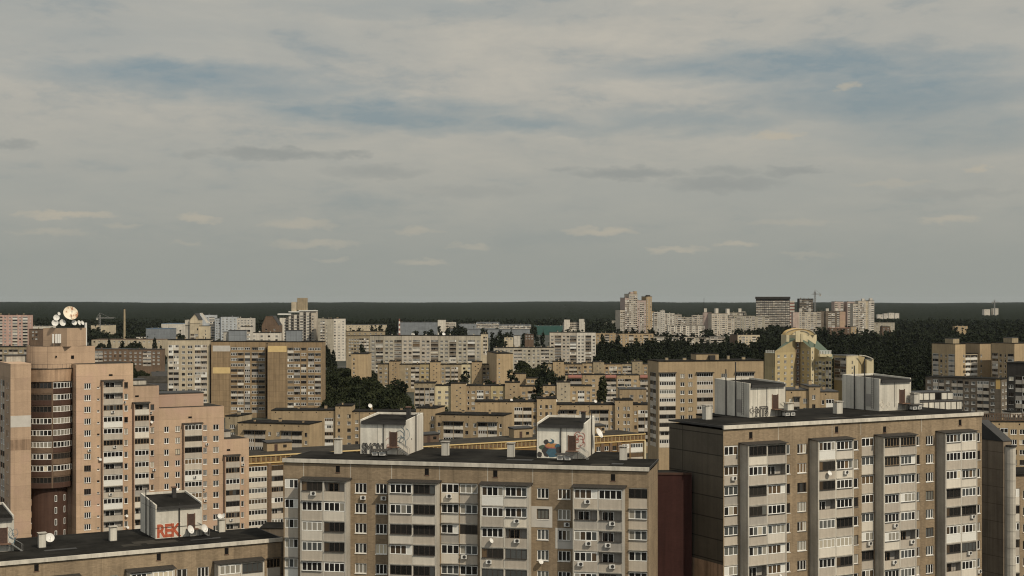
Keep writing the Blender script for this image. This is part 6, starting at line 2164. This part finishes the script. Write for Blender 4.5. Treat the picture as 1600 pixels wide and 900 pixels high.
r_ = np.random.default_rng(77)
pts, sz = [], []
D0, D1 = 640.0, 3000.0
PA, PB = -120, 1720
area = .5 * (PB - PA) / F * (D1 ** 2 - D0 ** 2)
want = int(area / 78)
for _ in range(want):
    d = math.sqrt(r_.uniform(D0 ** 2, D1 ** 2))
    px = r_.uniform(PA, PB)
    if r_.random() > density(px, d) or blocked(px, d, 9):
        continue
    # keep the foot of the skyline houses visible
    pts.append(((px - 800) * d / F, d, terrain(d)))
    sz.append(r_.uniform(.85, 1.45))
near = [i for i, p in enumerate(pts) if p[1] < 1500]
far = [i for i, p in enumerate(pts) if p[1] >= 1500]
print('wood trees', len(near), len(far))
for idx, nq, nm, lf in ((near, 520, 'woodland', .92), (far, 80, 'distant_woodland', 1.9)):
    me = wood_mesh([pts[i] for i in idx], [sz[i] for i in idx], 5, nq, ('round', 'round', 'pine', 'tall'), lf)
    me.materials.append(MATS['leaf_far'])
    o = link(nm, me)
    tag(o, "dark mass of the wood on both sides of the skyline towers" if nm == 'woodland' else "dark far woodland around the factories and skyline towers", 'woodland', kind='stuff')

def far_forest():
    nA = 900
    ang = np.linspace((PA - 800) / F, (PB - 800) / F, nA)
    ds = [2900.0]
    while ds[-1] < 16000:
        ds.append(ds[-1] * 1.0022)
    ds = np.array(ds)
    r = np.random.default_rng(3)
    h = r.random((len(ds), nA))
    h2 = r.random((len(ds), nA)) ** 2
    lum = np.array([terrain(d) for d in ds])
    Z = 12.0 + 3.4 * h + 3.6 * h2 + lum[:, None]
    # broad unevenness of the canopy: stands of different age
    gx, gy = np.meshgrid(ang * 60, np.log(ds) * 30)
    Z += 2.2 * np.sin(gx * 1.3 + gy * .7) * np.sin(gy * 1.9 - gx * .4)
    Z += (5.0 * np.sin(gx * .23 + 1) + 3.5 * np.sin(gx * .61) + 2.5 * np.sin(gx * 1.7 + gy)) * np.clip((ds[:, None] - 7000) / 6000, 0, 1)
    Z[0, :] = 2.0
    jit = r.uniform(-.45, .45, (len(ds), nA)) * (ang[1] - ang[0])
    A = ang[None, :] + jit
    X = A * ds[:, None]
    Y = np.repeat(ds[:, None], nA, 1) * (1 + r.uniform(-.0009, .0009, (len(ds), nA)))
    V = np.stack([X, Y, Z], -1).reshape(-1, 3).astype(np.float32)
    i = np.arange(len(ds) - 1)[:, None] * nA + np.arange(nA - 1)[None, :]
    Fq = np.stack([i, i + 1, i + nA + 1, i + nA], -1).reshape(-1).astype(np.int32)
    nf = len(Fq) // 4
    me = bpy.data.meshes.new('forest')
    me.vertices.add(len(V))
    me.vertices.foreach_set('co', V.ravel())
    me.loops.add(nf * 4)
    me.loops.foreach_set('vertex_index', Fq)
    me.polygons.add(nf)
    me.polygons.foreach_set('loop_start', np.arange(0, nf * 4, 4, dtype=np.int32))
    me.update()
    me.polygons.foreach_set('use_smooth', [True] * nf)
    me.materials.append(MATS['leaf_forest'])
    o = link('forest', me)
    tag(o, "unbroken dark forest filling the land up to the horizon", 'forest', kind='stuff')
far_forest()

# ================================================================== the air
def haze():
    m = bpy.data.materials.new('haze')
    m.use_nodes = True
    t = m.node_tree
    t.nodes.clear()
    out = N(t, 'ShaderNodeOutputMaterial')
    v = N(t, 'ShaderNodeVolumePrincipled')
    v.inputs['Color'].default_value = (0.80, 0.85, 0.88, 1)
    v.inputs['Density'].default_value = HAZE
    v.inputs['Anisotropy'].default_value = 0.2
    t.links.new(v.outputs[0], out.inputs['Volume'])
    mb = MB()
    mb.v = [(x, y, z) for z in (-2.0, 104.0) for x, y in ((-17000, -900), (17000, -900), (17000, 18000), (-17000, 18000))]
    mb.f = [(0, 3, 2, 1), (4, 5, 6, 7), (0, 1, 5, 4), (1, 2, 6, 5), (2, 3, 7, 6), (3, 0, 4, 7)]
    me = bpy.data.meshes.new('haze')
    me.from_pydata(mb.v, [], mb.f)
    me.materials.append(m)
    o = link('haze', me)
    o['kind'] = 'stuff'
HAZE = 1.05e-5
haze()
